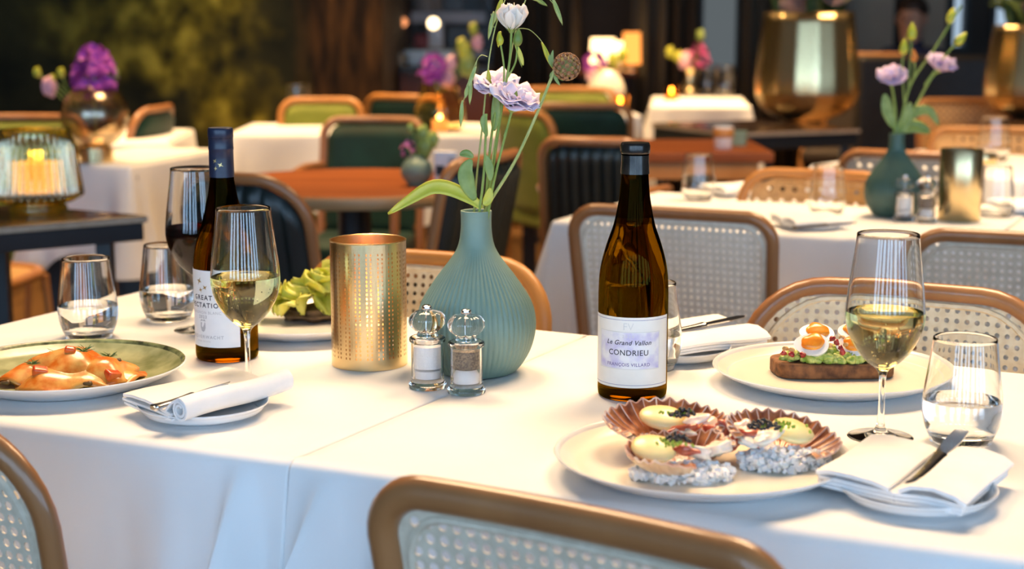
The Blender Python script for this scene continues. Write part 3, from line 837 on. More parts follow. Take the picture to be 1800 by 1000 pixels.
# --- ribbed vase
VP = [(0, .002), (.040, .002), (.045, 0), (.052, .004), (.060, .014), (.0685, .030), (.0735, .047), (.0752, .062), (.0735, .078), (.0685, .0925), (.0600, .107), (.0480, .1245), (.0345, .1425), (.0258, .156), (.0215, .168), (.0196, .182), (.0192, .196), (.0196, .2055), (.0190, .2065), (.0175, .2060), (.0170, .196), (.0175, .165), (.028, .13), (.05, .10), (.06, .06), (.05, .02), (0, .012)]
def vase(label, p, s=1.0, mat=TEAL):
    t = thing('bottle_vase', label, 'vase', (p.x, p.y, ZS))
    nr = 62
    def rib(a, z, r):
        if r < .02 or z < .003: return 0
        k = min(1, max(0, (.158 - z) / .035)) * min(1, z / .02)
        return .0019 * k * abs(cos(a * nr / 2)) ** .7 - .0013 * k
    body = VP[1:19]; prof = [VP[0]] + crp(body, 4)
    MB().lathe([(r * s, z * s) for r, z in prof], nr * 6, rib=rib).build('fluted_body', mat, t, angle=180)
    MB().lathe([(r * s, z * s) for r, z in crp(VP[18:], 2)], 40).build('inner_wall', mat, t, angle=180)
    return t
pV = P(838, 653)
vase('sage green fluted vase holding lilac flowers, between lantern and bottle', pV)

# --- mills
SALT = M('coarse_salt', (.85, .85, .85), .7, c2=(.9, .9, .9), scale=900, bump=.6, bdist=.001)
PEPPER = M('peppercorns', (.05, .035, .025), .6, c2=(.20, .15, .11), scale=420, lo=.4, hi=.6, bump=.8, bdist=.001)
GRINDER = M('white_grinder', (.80, .80, .80), .4, scale=40)
def mill(label, p, fill, group='salt and pepper mills on the front table', cat='mill', name='salt_mill', simple=False, ht=.074):
    t = thing(name, label, cat, (p.x, p.y, ZS), .3, group)
    body = [(0, .0), (.0226, 0), (.0232, .002), (.0232, .005), (.0222, .0065), (.0200, .008), (.0197, .010), (.0197, .054), (.0200, .056), (.0218, .0575), (.0222, .0595), (.0218, .062), (.0200, .0632), (.0188, .0632), (.0180, .060), (.0172, .056), (.0172, .012), (0, .012)]
    MB().lathe(body, 48).build('clear_body', ACRYL, t, angle=35)
    f0 = .0335 if fill is PEPPER else .028
    MB().lathe([(0, .0126), (.0155, .0126), (.0158, .022), (.012, f0 - .005), (0, f0 - .005)], 32).build('grinder', GRINDER, t)
    MB().lathe([(0, f0 - .0045), (.0168, f0 - .003), (.0168, .052), (.012, .0545), (0, .055)], 32).build('salt' if fill is SALT else 'pepper', fill, t)
    hd = crp([(0, .0636), (.0120, .0636), (.0128, .066), (.0120, .069), (.0150, .0720), (.0200, .0765), (.0222, .0820), (.0212, .0880), (.0165, .0930), (.0095, .0955), (.0060, .0965), (0, .0966)], 3)
    MB().lathe(hd, 48, rib=lambda a, z, r: (.0011 * cos(a * 8) if .070 < z < .095 and r > .008 else 0)).build('crown_head', ACRYL, t, angle=60)
    MB().lathe([(0, .0967), (.0062, .0967), (.0066, .0985), (.0058, .1012), (.0036, .1024), (0, .1028)], 24).build('metal_knob', STEEL, t)
    MB().lathe([(0, .0640), (.0012, .0640), (.0012, .0968), (0, .0968)], 8).build('spindle', STEEL, t)
    return t
salt0 = mill('clear salt mill with white salt, left of the pair', P(752, 681), SALT)
pepper0 = mill('clear pepper mill with dark pepper, right of the pair', P(820, 690), PEPPER, name='pepper_mill')

# --- plates
def plate(label, p, r, h=.022, mat=CHINA, rimmat=None, inmat=None, cat='plate', name='dinner_plate', sx=1, group=None, well=.74, lip=.004):
    t = thing(name, label, cat, (p.x, p.y, ZS), 0, group)
    un = [(0, .0012), (r * .60, .0012), (r * .62, 0), (r * .66, 0), (r * .68, .0025), (r * .82, h * .35), (r * .94, h * .72), (r * .99, h * .93), (r, h), (r * .992, h + .0012)]
    MB().lathe(un, 96).build('underside', mat, t, angle=50)
    tp = [(r * .992, h + .0012), (r * .975, h + .0004), (r * .955, h - .0030)]
    tp2 = [(r * .955, h - .0030), (r * .87, h - .0105 - .0 * lip), (r * .78, h * .32 + .0025), (r * well * .93, h * .2 + .0025), (r * .5, .0052), (0, .0050)]
    MB().lathe(crp(tp, 2), 96).build('rim', rimmat or mat, t, angle=60)
    MB().lathe(crp(tp2, 3), 96).build('well', inmat or mat, t, angle=60)
    t.scale = (sx, 1, 1)
    return t
ZR = TZ + .022
plate('green glazed plate with a white underside, under the orange pasta', P(114, 643, ZR), .147, .024, CHINA, GREENRIM, GREENGLAZE)
plate('white plate with the avocado and egg toast', P(1463, 643, ZR), .147, .021, CHINA, CHINA, CREAMCHINA)
plate('big white plate with three scallop shells, nearest on the right', P(1233, 794, ZR), .147, .022, CHINA, CHINA, CREAMCHINA)
plate('white plate with lettuce, behind the brass lantern', P(532, 552, ZR), .147, .021, CHINA, CHINA, CHINA)
side = [('small white plate under the napkin beside the orange pasta', P(358, 712, TZ + .012), .074),
        ('small white plate under the napkin and knife at the lower right', P(1611, 859, TZ + .012), .074),
        ('small white plate under the napkin behind the dark amber bottle', P(1190, 612, TZ + .012), .072)]
for la, p, r in side: plate(la, p, r, .015, CHINA, name='side_plate', group='side plates on the front tables')

# --- napkins and knives
def thick_strip(mb, sec, th, length, skew=0, ends=None):
    """a folded cloth: cross-section polyline sec (y,z) with thickness th, drawn along x"""
    pts = [Vector((a, b)) for a, b in sec]; N = len(pts); nrm = []
    for i in range(N):
        d = (pts[min(i + 1, N - 1)] - pts[max(i - 1, 0)]); nrm.append(Vector((-d.y, d.x)).normalized())
    loop = [p + n * th / 2 for p, n in zip(pts, nrm)] + [p - n * th / 2 for p, n in reversed(list(zip(pts, nrm)))]
    K = 10; n = len(loop); vs = []; fs = []
    for k in range(K + 1):
        x = -length / 2 + length * k / K
        for q in loop:
            vs.append((x + skew * q.x, q.x, q.y + .0012 * sin(x * 40 + q.x * 60)))
    for k in range(K):
        for i in range(n):
            fs.append([k * n + i, k * n + (i + 1) % n, (k + 1) * n + (i + 1) % n, (k + 1) * n + i])
    fs.append(list(range(n))[::-1]); fs.append([K * n + i for i in range(n)])
    mb.add(vs, fs)
def napkin(label, p, rz, kind=0, group='folded napkins on the side plates', s=1.0):
    t = MB()
    if kind == 0:      # flat fold on the far side, roll on the near side
        thick_strip(t, [(.068, .003), (.04, .0035), (.0, .003), (-.036, .003)], .003, .165, .25)
        thick_strip(t, [(.072, .0065), (.04, .0085), (.0, .0080), (-.030, .0060)], .0032, .165, .25)
        thick_strip(t, [(.070, .0115), (.050, .0150), (.022, .0165), (.0, .0140), (-.018, .0100), (-.034, .0085)], .0036, .165, .25)
        sp = [(-.047 + (.0135 - .0018 * a / 3) * cos(a), .0165 + (.0135 - .0018 * a / 3) * sin(a)) for a in [pi * .5 + k * pi / 10 for k in range(44)]]
        thick_strip(t, [(-.022, .0105), (-.034, .022)] + sp, .0030, .172, .1)
    else:              # two thick flaps meeting under the knife
        for z in (.003, .0068, .0106):
            thick_strip(t, [(.078, z), (.045, z + .001), (.0, z)], .0034, .150, .15)
            thick_strip(t, [(.0, z), (-.03, z), (-.062, z - .0005)], .0034, .150, .0)
        thick_strip(t, [(.080, .0145), (.066, .0175), (.045, .019), (.022, .0185), (.006, .0145)], .0042, .152, .15)
        thick_strip(t, [(-.004, .0145), (-.016, .019), (-.036, .0205), (-.056, .017), (-.066, .0115)], .0042, .156, .0)
    o = t.build('napkin', NAPKIN, bevel=.0008, angle=50)
    o.location = p; o.rotation_euler = (0, 0, rz); o.scale = (s, s, s)
    return tag(o, label, 'napkin', group)
def knife(label, p, rz, pitch=0, L=.2, group='knives on the napkins'):
    t = thing('table_knife', label, 'knife', p, rz, group); t.rotation_euler = (0, pitch, rz)
    hb = MB()
    hb.tube(cr([(-L / 2, 0, 0), (-L / 2 + .008, 0, 0), (-L / 2 + .03, 0, 0), (-.01, 0, 0), (.002, 0, 0)], 4), [.0052 + .0022 * cos(k / 16 * pi) ** 2 if k > 1 else .004 for k in range(17)], 12, flat=.55, up=(0, 0, 1)).build('handle', STEEL, t)
    bl = MB(); pts = []
    top = [(0, .0055), (.03, .0085), (.07, .009), (L / 2 - .008, .0085), (L / 2, .002)]
    bt = [(L / 2 - .01, -.006), (.05, -.0075), (.02, -.006), (0, -.0045)]
    bl.prism([(a, b) for a, b in top + bt][::-1], -.0008, .0008).build('blade', STEEL, t, smooth=False)
    return t
v1 = P(500, 660) - P(290, 716); r1 = atan2(v1.y, v1.x)
ra, rb_ = P(335, 726, TZ + .02), P(496, 680, TZ + .02)
v1 = rb_ - ra; r1 = atan2(v1.y, v1.x); pn = Vector((-v1.y, v1.x, 0)).normalized()
npos = (ra + rb_) / 2 + pn * .047; npos.z = TZ + .010
napkin('white napkin rolled on one side, beside the orange pasta', npos, r1)
def knife_between(label, a, b, L):
    c = (a + b) / 2; d = b - a
    return knife(label, c, atan2(d.y, d.x), pitch=-atan2(d.z, d.xy.length), L=L)
ka, kb = P(268, 717, TZ + .0290), P(404, 676, TZ + .0310)
knife_between('knife tucked in the napkin beside the orange pasta', ka, kb, (kb - ka).length)
v2 = P(1672, 782) - P(1592, 856); r2 = atan2(v2.y, v2.x)
napkin('white napkin folded in two flaps at the lower right', P(1618, 838, TZ + .018) + Vector((0, 0, -.008)), r2 - .05, 1)
k = P(1652, 797, TZ + .032); knife('knife lying on the napkin at the lower right', (k.x, k.y, TZ + .030), r2, pitch=-.03, L=.2)
napkin('white napkin behind the dark amber bottle', P(1222, 592, TZ + .018) + Vector((0, 0, -.008)), R(28), 1)
k = P(1235, 574, TZ + .03); knife('knife on the napkin behind the dark amber bottle', (k.x, k.y, TZ + .032), R(38), pitch=-.03, L=.17)

# ================================================================ FOOD
# orange pasta sheets with diced tomato and dill
SALMON = M('orange_pasta_sheet', (.70, .17, .012), .3, c2=(.87, .42, .10), scale=48, lo=.4, hi=.62, detail=5, sss=.35, coat=.3, bump=.2, bdist=.002)
REDDICE = M('red_pepper_dice', (.70, .055, .01), .25, c2=(.75, .16, .03), scale=60, sss=.2, coat=.3)
DILL = M('dill_frond', (.05, .12, .02), .5, c2=(.10, .20, .04), scale=60)
CAPER = M('roasted_caper', (.09, .04, .015), .5, c2=(.15, .08, .02), scale=60)
cP = P(126, 652, TZ + .018); zb = TZ + .0062
def sheet(label, cx, cy, rx, ry, h, rz, seed, zoff=0):
    rg = random.Random(seed); ph = [rg.uniform(0, 6) for _ in range(6)]
    def fn(u, v):
        a = 2 * pi * u; rr = v
        e = 1 + .10 * sin(3 * a + ph[0]) + .07 * sin(5 * a + ph[1])
        x = rx * rr * e * cos(a); y = ry * rr * e * sin(a)
        z = h * (1 - rr ** 2.2) + .0035 * sin(x * 110 + ph[2]) * rr + .003 * sin(y * 140 + ph[3]) * rr
        return (x, y, max(z, 0) + zoff)
    o = MB().grid(fn, 48, 10, cu=True).build('pasta_sheet', SALMON, solid=.002, off=1, angle=180)
    o.location = (cP.x + cx, cP.y + cy, zb); o.rotation_euler = (0, 0, rz)
    return tag(o, label, 'pasta', 'orange pasta sheets heaped on the green plate')
sheet('wide orange pasta sheet lying lowest on the green plate', .0, 0, .083, .062, .024, 0, 1)
sheet('orange pasta sheet heaped at the middle top of the green plate', -.004, .006, .060, .045, .037, .4, 2, .002)
sheet('orange pasta sheet on the right side of the heap', .036, .002, .045, .040, .026, .9, 3, .003)
sheet('orange pasta sheet on the left side of the heap', -.046, -.004, .038, .040, .020, -.5, 4, .003)
def hz(x, y): return .037 * max(0, 1 - (abs(x) / .075) ** 2 - (abs(y) / .058) ** 2)
for la, x, y, s, rz in (('red dice at the front left of the orange pasta', -.028, -.036, .015, .4), ('red dice at the front right of the orange pasta', .056, -.024, .016, .9),
                    ('red dice on top of the orange pasta', .0, -.002, .011, .2), ('red dice at the back left of the orange pasta', -.040, .028, .014, .7), ('red dice at the back of the orange pasta, by a caper', .014, .038, .008, .3)):
    z = zb + hz(x, y) + .0015
    o = MB().box(-s * .6, s * .6, -s * .45, s * .45, -s * .35, s * .4).build('pepper_dice', REDDICE, bevel=.003); o.location = (cP.x + x, cP.y + y, z); o.rotation_euler = (.3, .2, rz)
    tag(o, la, 'vegetable', 'red dice on the orange pasta')
def dill(label, x, y, z, s, seed, name='dill_sprig', mat=DILL, group=None, n=16):
    rg = random.Random(seed); m = MB()
    for k in range(n):
        a = rg.uniform(0, 2 * pi); l = s * rg.uniform(.5, 1); up = rg.uniform(.15, .7)
        m.tube([(0, 0, 0), (l * .5 * cos(a), l * .5 * sin(a), l * up * .6), (l * cos(a + .3), l * sin(a + .3), l * up)], [.0005, .0006, .0003], 4)
    o = m.build(name, mat); o.location = (x, y, z)
    return tag(o, label, 'herb', group)
for la, x, y, s in (('dill sprig at the front left of the orange pasta', -.040, -.026, .010), ('dill sprig in the middle of the orange pasta', .020, -.014, .014), ('dill sprig at the back left edge of the orange pasta', -.026, .040, .016), ('dill sprig at the back right of the orange pasta', .038, .034, .012)):
    dill(la, cP.x + x, cP.y + y, zb + hz(x, y) + .007, s, int(x * 1e4) + 999, group='dill on the orange pasta', n=22)
for la, x, y in (('dark caper at the left front of the orange pasta', -.068, -.038), ('dark caper at the back of the orange pasta', .010, .034), ('dark caper on the right of the orange pasta', .054, .012), ('dark caper at the front edge of the orange pasta', .034, -.05)):
    o = MB().ball((0, 0, 0), .006, .004, .003, fn=lambda d: 1 + .2 * sin(5 * d.x)).build('caper', CAPER); o.location = (cP.x + x, cP.y + y, zb + hz(x, y) + .006)
    tag(o, la, 'vegetable', 'capers on the orange pasta')

# toast with avocado and egg
CRUST = M('rye_crust', (.085, .030, .009), .75, c2=(.27, .11, .035), scale=75, detail=6, bump=.7, bscale=120, bdist=.002)
AVO = M('crushed_avocado', (.22, .34, .03), .4, c2=(.60, .64, .18), scale=120, detail=5, lo=.38, hi=.62, bump=.4, bdist=.002, sss=.15)
EGGW = M('egg_white', (.86, .84, .79), .3, c2=(.90, .88, .84), scale=20, sss=.3, coat=.2)
YOLK = M('soft_yolk', (.84, .23, .01), .3, c2=(.90, .36, .03), scale=60, sss=.3, coat=.3)
POME = M('dried_red_berry', (.22, .01, .012), .35, c2=(.42, .03, .03), scale=80, coat=.3)
BITS = M('golden_crumb', (.62, .34, .12), .6, scale=60)
tz = TZ + .0066; cT = P(1477, 668, tz); tyaw = R(3)
MT = Matrix.Rotation(tyaw, 3, 'Z')
def T_(x, y, z): v = MT @ Vector((x, y, 0)); return (cT.x + v.x, cT.y + v.y, tz + z)
out = []
for k in range(60):
    a = 2 * pi * k / 60; c_, s_ = cos(a), sin(a)
    out.append((.0755 * math.copysign(abs(c_) ** .55, c_) * (1 + .015 * sin(5 * a)), .040 + .040 * math.copysign(abs(s_) ** .6, s_) * (1 + .05 * cos(2 * a + 1))))
o = MB().prism(out, 0, .0185).build('bread_slice', CRUST, bevel=.003, angle=60); o.location = T_(0, 0, 0); o.rotation_euler = (0, 0, tyaw)
tag(o, 'thick slice of brown rye bread under the avocado', 'bread')
am = MB(); rg = random.Random(4)
for k in range(330):
    a = rg.uniform(0, 2 * pi); q = sqrt(rg.random()); x = .062 * q * cos(a); y = .036 + .029 * q * sin(a)
    s = rg.uniform(.0028, .0072); zz = .020 + (1 - q * q) * .010 + rg.uniform(-.001, .004); ph = rg.uniform(0, 6)
    am.ball((x, y, zz), s, s * rg.uniform(.7, 1), s * rg.uniform(.6, .9), 10, 7, fn=lambda d: 1 + .16 * sin(6 * d.x + ph) * cos(7 * d.y + ph))
o = am.build('crushed_avocado', AVO); o.location = T_(0, 0, 0); o.rotation_euler = (0, 0, tyaw)
tag(o, 'green crushed avocado spread over the rye bread', 'avocado', kind='stuff')
def egg(label, x, y, z, rz, tilt, s=1):
    t = thing('egg_half', label, 'egg', T_(x, y, z), rz, 'halved eggs on the avocado toast'); t.rotation_euler = (tilt, 0, rz)
    m = MB()
    m.grid(lambda u, v: (.0225 * s * cos(2 * pi * u) * sin(v * pi / 2) * (1 - .12 * cos(2 * pi * u)), .0165 * s * sin(2 * pi * u) * sin(v * pi / 2), -.0145 * s * cos(v * pi / 2)), 32, 10, cu=True)
    m.add([(.0225 * s * cos(2 * pi * k / 32) * (1 - .12 * cos(2 * pi * k / 32)), .0165 * s * sin(2 * pi * k / 32), 0) for k in range(32)], [list(range(32))])
    m.build('egg_white', EGGW, t, bevel=.001)
    MB().ball((-.001 * s, .003 * s, .0012), .0145 * s, .0125 * s, .0052, 24, 10, fn=lambda d: 1 + .10 * sin(3.2 * d.x + x * 90) * cos(2.6 * d.y + 1) + .05 * sin(7 * d.y)).build('yolk', YOLK, t)
    return t
egg('front left egg half with a runny yolk on the avocado toast', -.030, .020, .041, R(-24), R(46), .98)
egg('back left egg half showing its yolk on the avocado toast', -.016, .050, .050, R(10), R(30), 1.0)
egg('front right egg half with a runny yolk on the avocado toast', .022, .020, .039, R(-16), R(46), .92)
egg('back right egg half behind the wine glass bowl', .030, .052, .050, R(25), R(30), .95)
for k, (x, y, z) in enumerate([(-.066, .022, .030), (-.058, .014, .030), (-.045, .010, .030), (.002, .010, .038), (-.002, .016, .044), (.003, .006, .034), (.048, .012, .032), (.052, .020, .034), (.044, .006, .029), (-.004, .03, .046), (.06, .03, .030)]):
    o = MB().ball((0, 0, 0), .0042, .0036, .003, 10, 6, fn=lambda d: 1 + .18 * sin(4 * d.x + 3 * d.z)).build('dried_berry', POME); o.location = T_(x, y, z); o.rotation_euler = (k, .3 * k, 0)
    tag(o, 'dark red dried berry scattered on the avocado toast', 'berry', 'dried berries on the avocado toast')
for k, (x, y, z) in enumerate([(-.010, .018, .040), (-.014, .024, .044), (-.056, .022, .034), (.012, .020, .040), (-.062, .03, .034), (.010, .034, .046)]):
    o = MB().ball((0, 0, 0), .0042, .003, .003, 8, 5, fn=lambda d: 1 + .25 * sin(6 * d.x + 5 * d.y)).build('toasted_crumb', BITS); o.location = T_(x, y, z)
    tag(o, 'golden toasted crumb between the eggs on the toast', 'crumb', 'toasted crumbs on the avocado toast')

# scallops
SHELLIN = M('red_brown_scallop_shell', (.22, .045, .016), .35, c2=(.52, .19, .065), scale=60, detail=5, stretch=(1, 1, 1), coat=.3)
SHELLOUT = M('pale_scallop_shell', (.66, .46, .28), .5, c2=(.80, .68, .52), scale=30, detail=5)
SHELLRIM = M('cream_shell_ridge', (.58, .28, .18), .4, c2=(.82, .66, .54), scale=40)
FOAM = M('pale_yellow_cream', (.86, .68, .26), .35, c2=(.90, .76, .38), scale=25, sss=.3, coat=.2)
SCAL = M('scallop_meat', (.86, .70, .55), .3, c2=(.90, .82, .72), scale=40, sss=.4, coat=.3)
REDFOIL = M('red_scallop_skirt', (.42, .045, .02), .3, c2=(.62, .16, .08), scale=70, sss=.2, coat=.4)
CAVIAR = M('black_caviar', (.008, .008, .012), .12, scale=30, coat=.5)
CHIVE = M('chopped_chive', (.20, .34, .02), .5, c2=(.32, .46, .04), scale=60)
ICE = M('coarse_sea_salt', (.88, .88, .88), .35, c2=(.93, .93, .93), scale=160, bump=.8, bscale=300, bdist=.002, sss=.3)
def scallop(label, p, rz, tilt, roll, s=1.0):
    t = thing('scallop_shell', label, 'shell', p, 0, 'scallop shells on the white plate'); t.rotation_euler = Euler((tilt, roll, rz), 'XYZ')
    NR = 21
    def fan(u, v, dz):   # u across the fan, v from hinge to rim; hinge at -y
        a = (u - .5) * R(262); d = v ** .8
        k = .0500 * s * (1 + .08 * cos(a)) * (1 + .012 * cos((u - .5) * 2 * pi * NR) * v ** 3)
        x = k * d * sin(a) * 1.10; y = -.012 * s + k * d * cos(a)
        r2 = min(1.1, (x / (.055 * s)) ** 2 + ((y - .002 * s) / (.045 * s)) ** 2)
        z = .024 * s * (r2 ** 1.25 - 1) + dz + .0009 * s * cos((u - .5) * 2 * pi * NR) * v
        return (x, y, z)
    MB().grid(lambda u, v: fan(u, v, 0), 136, 14).build('shell', [SHELLIN], t, angle=180)
    MB().grid(lambda u, v: fan(1 - u, v, -.0022), 136, 14).build('shell_outside', [SHELLOUT], t, angle=180)
    rid = MB()
    for k in range(-10, 11):
        u = .5 + k / NR
        if not 0 <= u <= 1: continue
        rid.tube([Vector(fan(u, .5 + .5 * q / 6, .0002)) for q in range(7)], [.0002, .0003, .0005, .0007, .0008, .0009, .0008], 6)
    rid.build('ridges', SHELLRIM, t)
    MB().tube([Vector(fan(k / 136, 1, -.001)) for k in range(137)], .0011, 6).build('shell_edge', SHELLRIM, t)
    return t
def blob(name, mat, p, r, label, cat, group, seed=0, rot=(0, 0, 0), amp=.1, n=20, m=12, f=4):
    rg = random.Random(seed); a, b, c = [rg.uniform(0, 6) for _ in range(3)]
    o = MB().ball((0, 0, 0), r[0], r[1], r[2], n, m, fn=lambda d: 1 + amp * (sin(f * d.x + a) + sin(f * d.y + b) + sin(f * d.z + c)) / 2).build(name, mat, angle=180)
    o.location = p; o.rotation_euler = rot
    return tag(o, label, cat, group)
def caviar(label, p, seed, n=60, w=.010):
    rg = random.Random(seed); m = MB()
    for k in range(n):
        a = rg.uniform(0, 2 * pi); q = w * sqrt(rg.random())
        m.ball((q * cos(a) * 1.3, q * sin(a) * .8, .001 + .008 * (1 - (q / w) ** 2) * rg.random()), .0019, n=8, m=5)
    o = m.build('caviar_spoonful', CAVIAR); o.location = p
    return tag(o, label, 'caviar', 'caviar on the scallops', 'stuff')
def chives(label, p, seed, n=22, w=.012):
    rg = random.Random(seed); m = MB()
    for k in range(n):
        x, y = rg.gauss(0, w * .6), rg.gauss(0, w * .4)
        M_ = Matrix.Translation((x, y, rg.uniform(0, .003))) @ Euler((rg.uniform(0, 3), rg.uniform(0, 3), rg.uniform(0, 3))).to_matrix().to_4x4()
        m.tube([M_ @ Vector((-.0017, 0, 0)), M_ @ Vector((.0017, 0, 0))], .0013, 6)
    o = m.build('chopped_chives', CHIVE); o.location = p
    return tag(o, label, 'herb', 'chopped chives on the scallops', 'stuff')
def salt_heap(label, p, rx, ry, h, seed):
    rg = random.Random(seed); m = MB()
    for k in range(620):
        a = rg.uniform(0, 2 * pi); q = sqrt(rg.random()); zz = h * (1 - .35 * q * q) * rg.random()
        s = rg.uniform(.0013, .0034)
        M_ = Matrix.Translation((rx * q * cos(a), ry * q * sin(a), zz + .001)) @ Euler((rg.uniform(0, 3), rg.uniform(0, 3), rg.uniform(0, 3))).to_matrix().to_4x4()
        m.box(-s, s, -s * .8, s * .8, -s * .7, s * .7, M_)
    o = m.build('coarse_salt_heap', ICE, smooth=False); o.location = p
    return tag(o, label, 'salt', 'salt heaps under the scallop shells', 'stuff')
zp = TZ + .0064
A = P(1166, 742, TZ + .036); Bc = P(1168, 800, TZ + .026); Cc = P(1380, 766, TZ + .032)
salt_heap('coarse white salt heap under the front left scallop shell', (Bc.x + .016, Bc.y - .012, zp), .050, .024, .013, 1)
salt_heap('coarse white salt heap under the right scallop shell', (Cc.x - .004, Cc.y - .022, zp), .046, .026, .016, 2)
salt_heap('coarse white salt heap under the back left scallop shell', (A.x - .0, A.y + .012, zp), .030, .022, .012, 3)
scallop('back left scallop shell with a wide red brown fan', (A.x, A.y, A.z + .008), R(4), R(14), R(0), 1.14)
scallop('front left scallop shell, nearest of the three', (Bc.x + .010, Bc.y + .002, Bc.z + .010), R(56), R(8), R(-2), 1.06)
scallop('right scallop shell with a dark red fan', (Cc.x, Cc.y, Cc.z + .008), R(-20), R(14), R(10), 1.04)
G = 'cream spoonfuls on the scallops'
blob('cream_spoonful', FOAM, P(1166, 734, TZ + .036), (.027, .020, .0075), 'pale yellow cream in the back left scallop shell', 'cream', G, 1, (.30, .12, -.25), .05)
blob('cream_spoonful', FOAM, P(1150, 789, TZ + .032), (.023, .020, .008), 'pale yellow cream in the front left scallop shell', 'cream', G, 2, (.35, .15, -.4), .05)
blob('cream_spoonful', FOAM, P(1392, 757, TZ + .036), (.023, .021, .0075), 'pale yellow cream in the right scallop shell', 'cream', G, 3, (.35, .1, .3), .05)
G = 'scallop chunks on the shells'
for k, (px, py, zz, r, la) in enumerate([
    (1222, 738, .040, (.012, .010, .007), 'scallop chunk right of the caviar in the back left shell'), (1252, 742, .036, (.010, .009, .006), 'scallop chunk at the tip of the back left shell'),
    (1206, 762, .032, (.014, .009, .007), 'white scallop chunk behind the front left caviar'), (1225, 794, .030, (.017, .012, .010), 'scallop chunk right of the front left cream'),
    (1262, 788, .030, (.013, .012, .011), 'scallop chunk at the tip of the front left shell'), (1306, 756, .036, (.011, .010, .012), 'scallop chunk left of the right caviar'),
    (1345, 768, .036, (.017, .012, .007), 'scallop chunk in the middle of the right shell'), (1320, 774, .032, (.014, .010, .005), 'flat scallop chunk before the right caviar')]):
    blob('scallop_chunk', SCAL, P(px, py, TZ + zz), (r[0] * 1.05, r[1], r[2] * .62), la, 'scallop', G, 30 + k, (.35, .25 * ((k % 3) - 1), k), .30, f=5)
for k, (px, py, zz, rx, rz, la) in enumerate([(1195, 758, .034, .016, .2, 'red scallop skirt behind the front left caviar'), (1204, 790, .034, .012, -.5, 'red scallop skirt beside the front left cream'), (1290, 748, .038, .016, .4, 'red scallop skirt between the two back shells'), (1287, 778, .026, .016, .9, 'red scallop skirt between the front and the right shell'), (1262, 756, .034, .014, -.2, 'red scallop skirt in the centre of the plate'), (1322, 760, .038, .010, .3, 'red scallop skirt left of the right caviar')]):
    blob('scallop_skirt', REDFOIL, P(px, py, TZ + zz), (rx * 1.15, .0075, .0045), la, 'scallop', 'red scallop skirts on the plate', 50 + k, (.3, .2 * (k % 3 - 1), rz), .25, f=6)
caviar('black caviar in the back left scallop shell', P(1200, 731, TZ + .050), 1); chives('green chives beside the back left caviar', P(1196, 728, TZ + .051), 1)
caviar('black caviar in the front left scallop shell', P(1190, 776, TZ + .047), 2); chives('green chives beside the front left caviar', P(1186, 782, TZ + .047), 2)
caviar('black caviar in the right scallop shell', P(1342, 752, TZ + .048), 3, 75, .013); chives('green chives over the right scallop cream', P(1378, 750, TZ + .048), 3, 30, .02)

# lettuce plate
LET = M('pale_lettuce', (.50, .54, .045), .4, c2=(.70, .70, .16), scale=30, sss=.2, bump=.3, bdist=.003)
BRD = M('dark_seeded_bread', (.08, .045, .02), .7, c2=(.18, .11, .05), scale=60, bump=.6, bdist=.003)
cS = P(552, 556, TZ + .008)
blob('seeded_bread', BRD, (cS.x + .004, cS.y - .012, TZ + .016), (.050, .036, .012), 'dark seeded bread under the lettuce behind the lantern', 'bread', None, 3, (0, 0, 0), .22, 40, 18, 9)
rg = random.Random(12)
lay = [(-.045, -.012, .018), (-.036, .012, .030), (-.020, -.020, .020), (-.016, .006, .040), (.004, -.018, .026), (.004, .014, .046), (.020, -.004, .052), (.026, .014, .060), (.036, -.016, .026), (.046, .006, .034)]
names = ['at the left end', 'at the left back', 'at the left front', 'left of the middle', 'in front of the middle', 'behind the middle', 'right of the middle', 'highest on the heap', 'at the right front', 'at the right end']
for k, (x, y, z) in enumerate(lay):
    m = MB(); ph = rg.uniform(0, 6); L_ = .046 + rg.uniform(-.004, .008)
    def fn(u, v, ph=ph, L_=L_):
        wd = L_ * .62 * sin(pi * (.12 + .80 * u)) ; x_ = (v - .5) * 2 * wd; y_ = L_ * (u - .5)
        return (x_, y_, .010 * sin(u * 3 + .4) + .0085 * sin(v * 17 + ph + u * 9) * abs(v - .5) * 2 + .010 * (v - .5) ** 2 * 4)
    m.grid(fn, 14, 20)
    o = m.build('lettuce_leaf', LET, solid=.0009, angle=180); o.location = (cS.x + x * 1.15 - .006, cS.y + y - .008, TZ + z + .004)
    o.rotation_euler = (rg.uniform(.3, 1.1), rg.uniform(-.5, .5), rg.uniform(-1.2, 1.2))
    tag(o, 'yellow green lettuce leaf %s, behind the brass lantern' % names[k], 'lettuce', 'lettuce leaves on the plate behind the lantern')
pa = [(572, 480), (560, 474), (566, 470), (578, 478), (582, 500)]
o = MB().tube(cr([Q(a, b, cS.y) for a, b in [(556, 473), (572, 476), (580, 490), (583, 510)]], 5), [.0035] * 16, 8, flat=.5).build('lettuce_curl', LET)
tag(o, 'curled lettuce rib arching over the heap left of the lantern', 'lettuce')
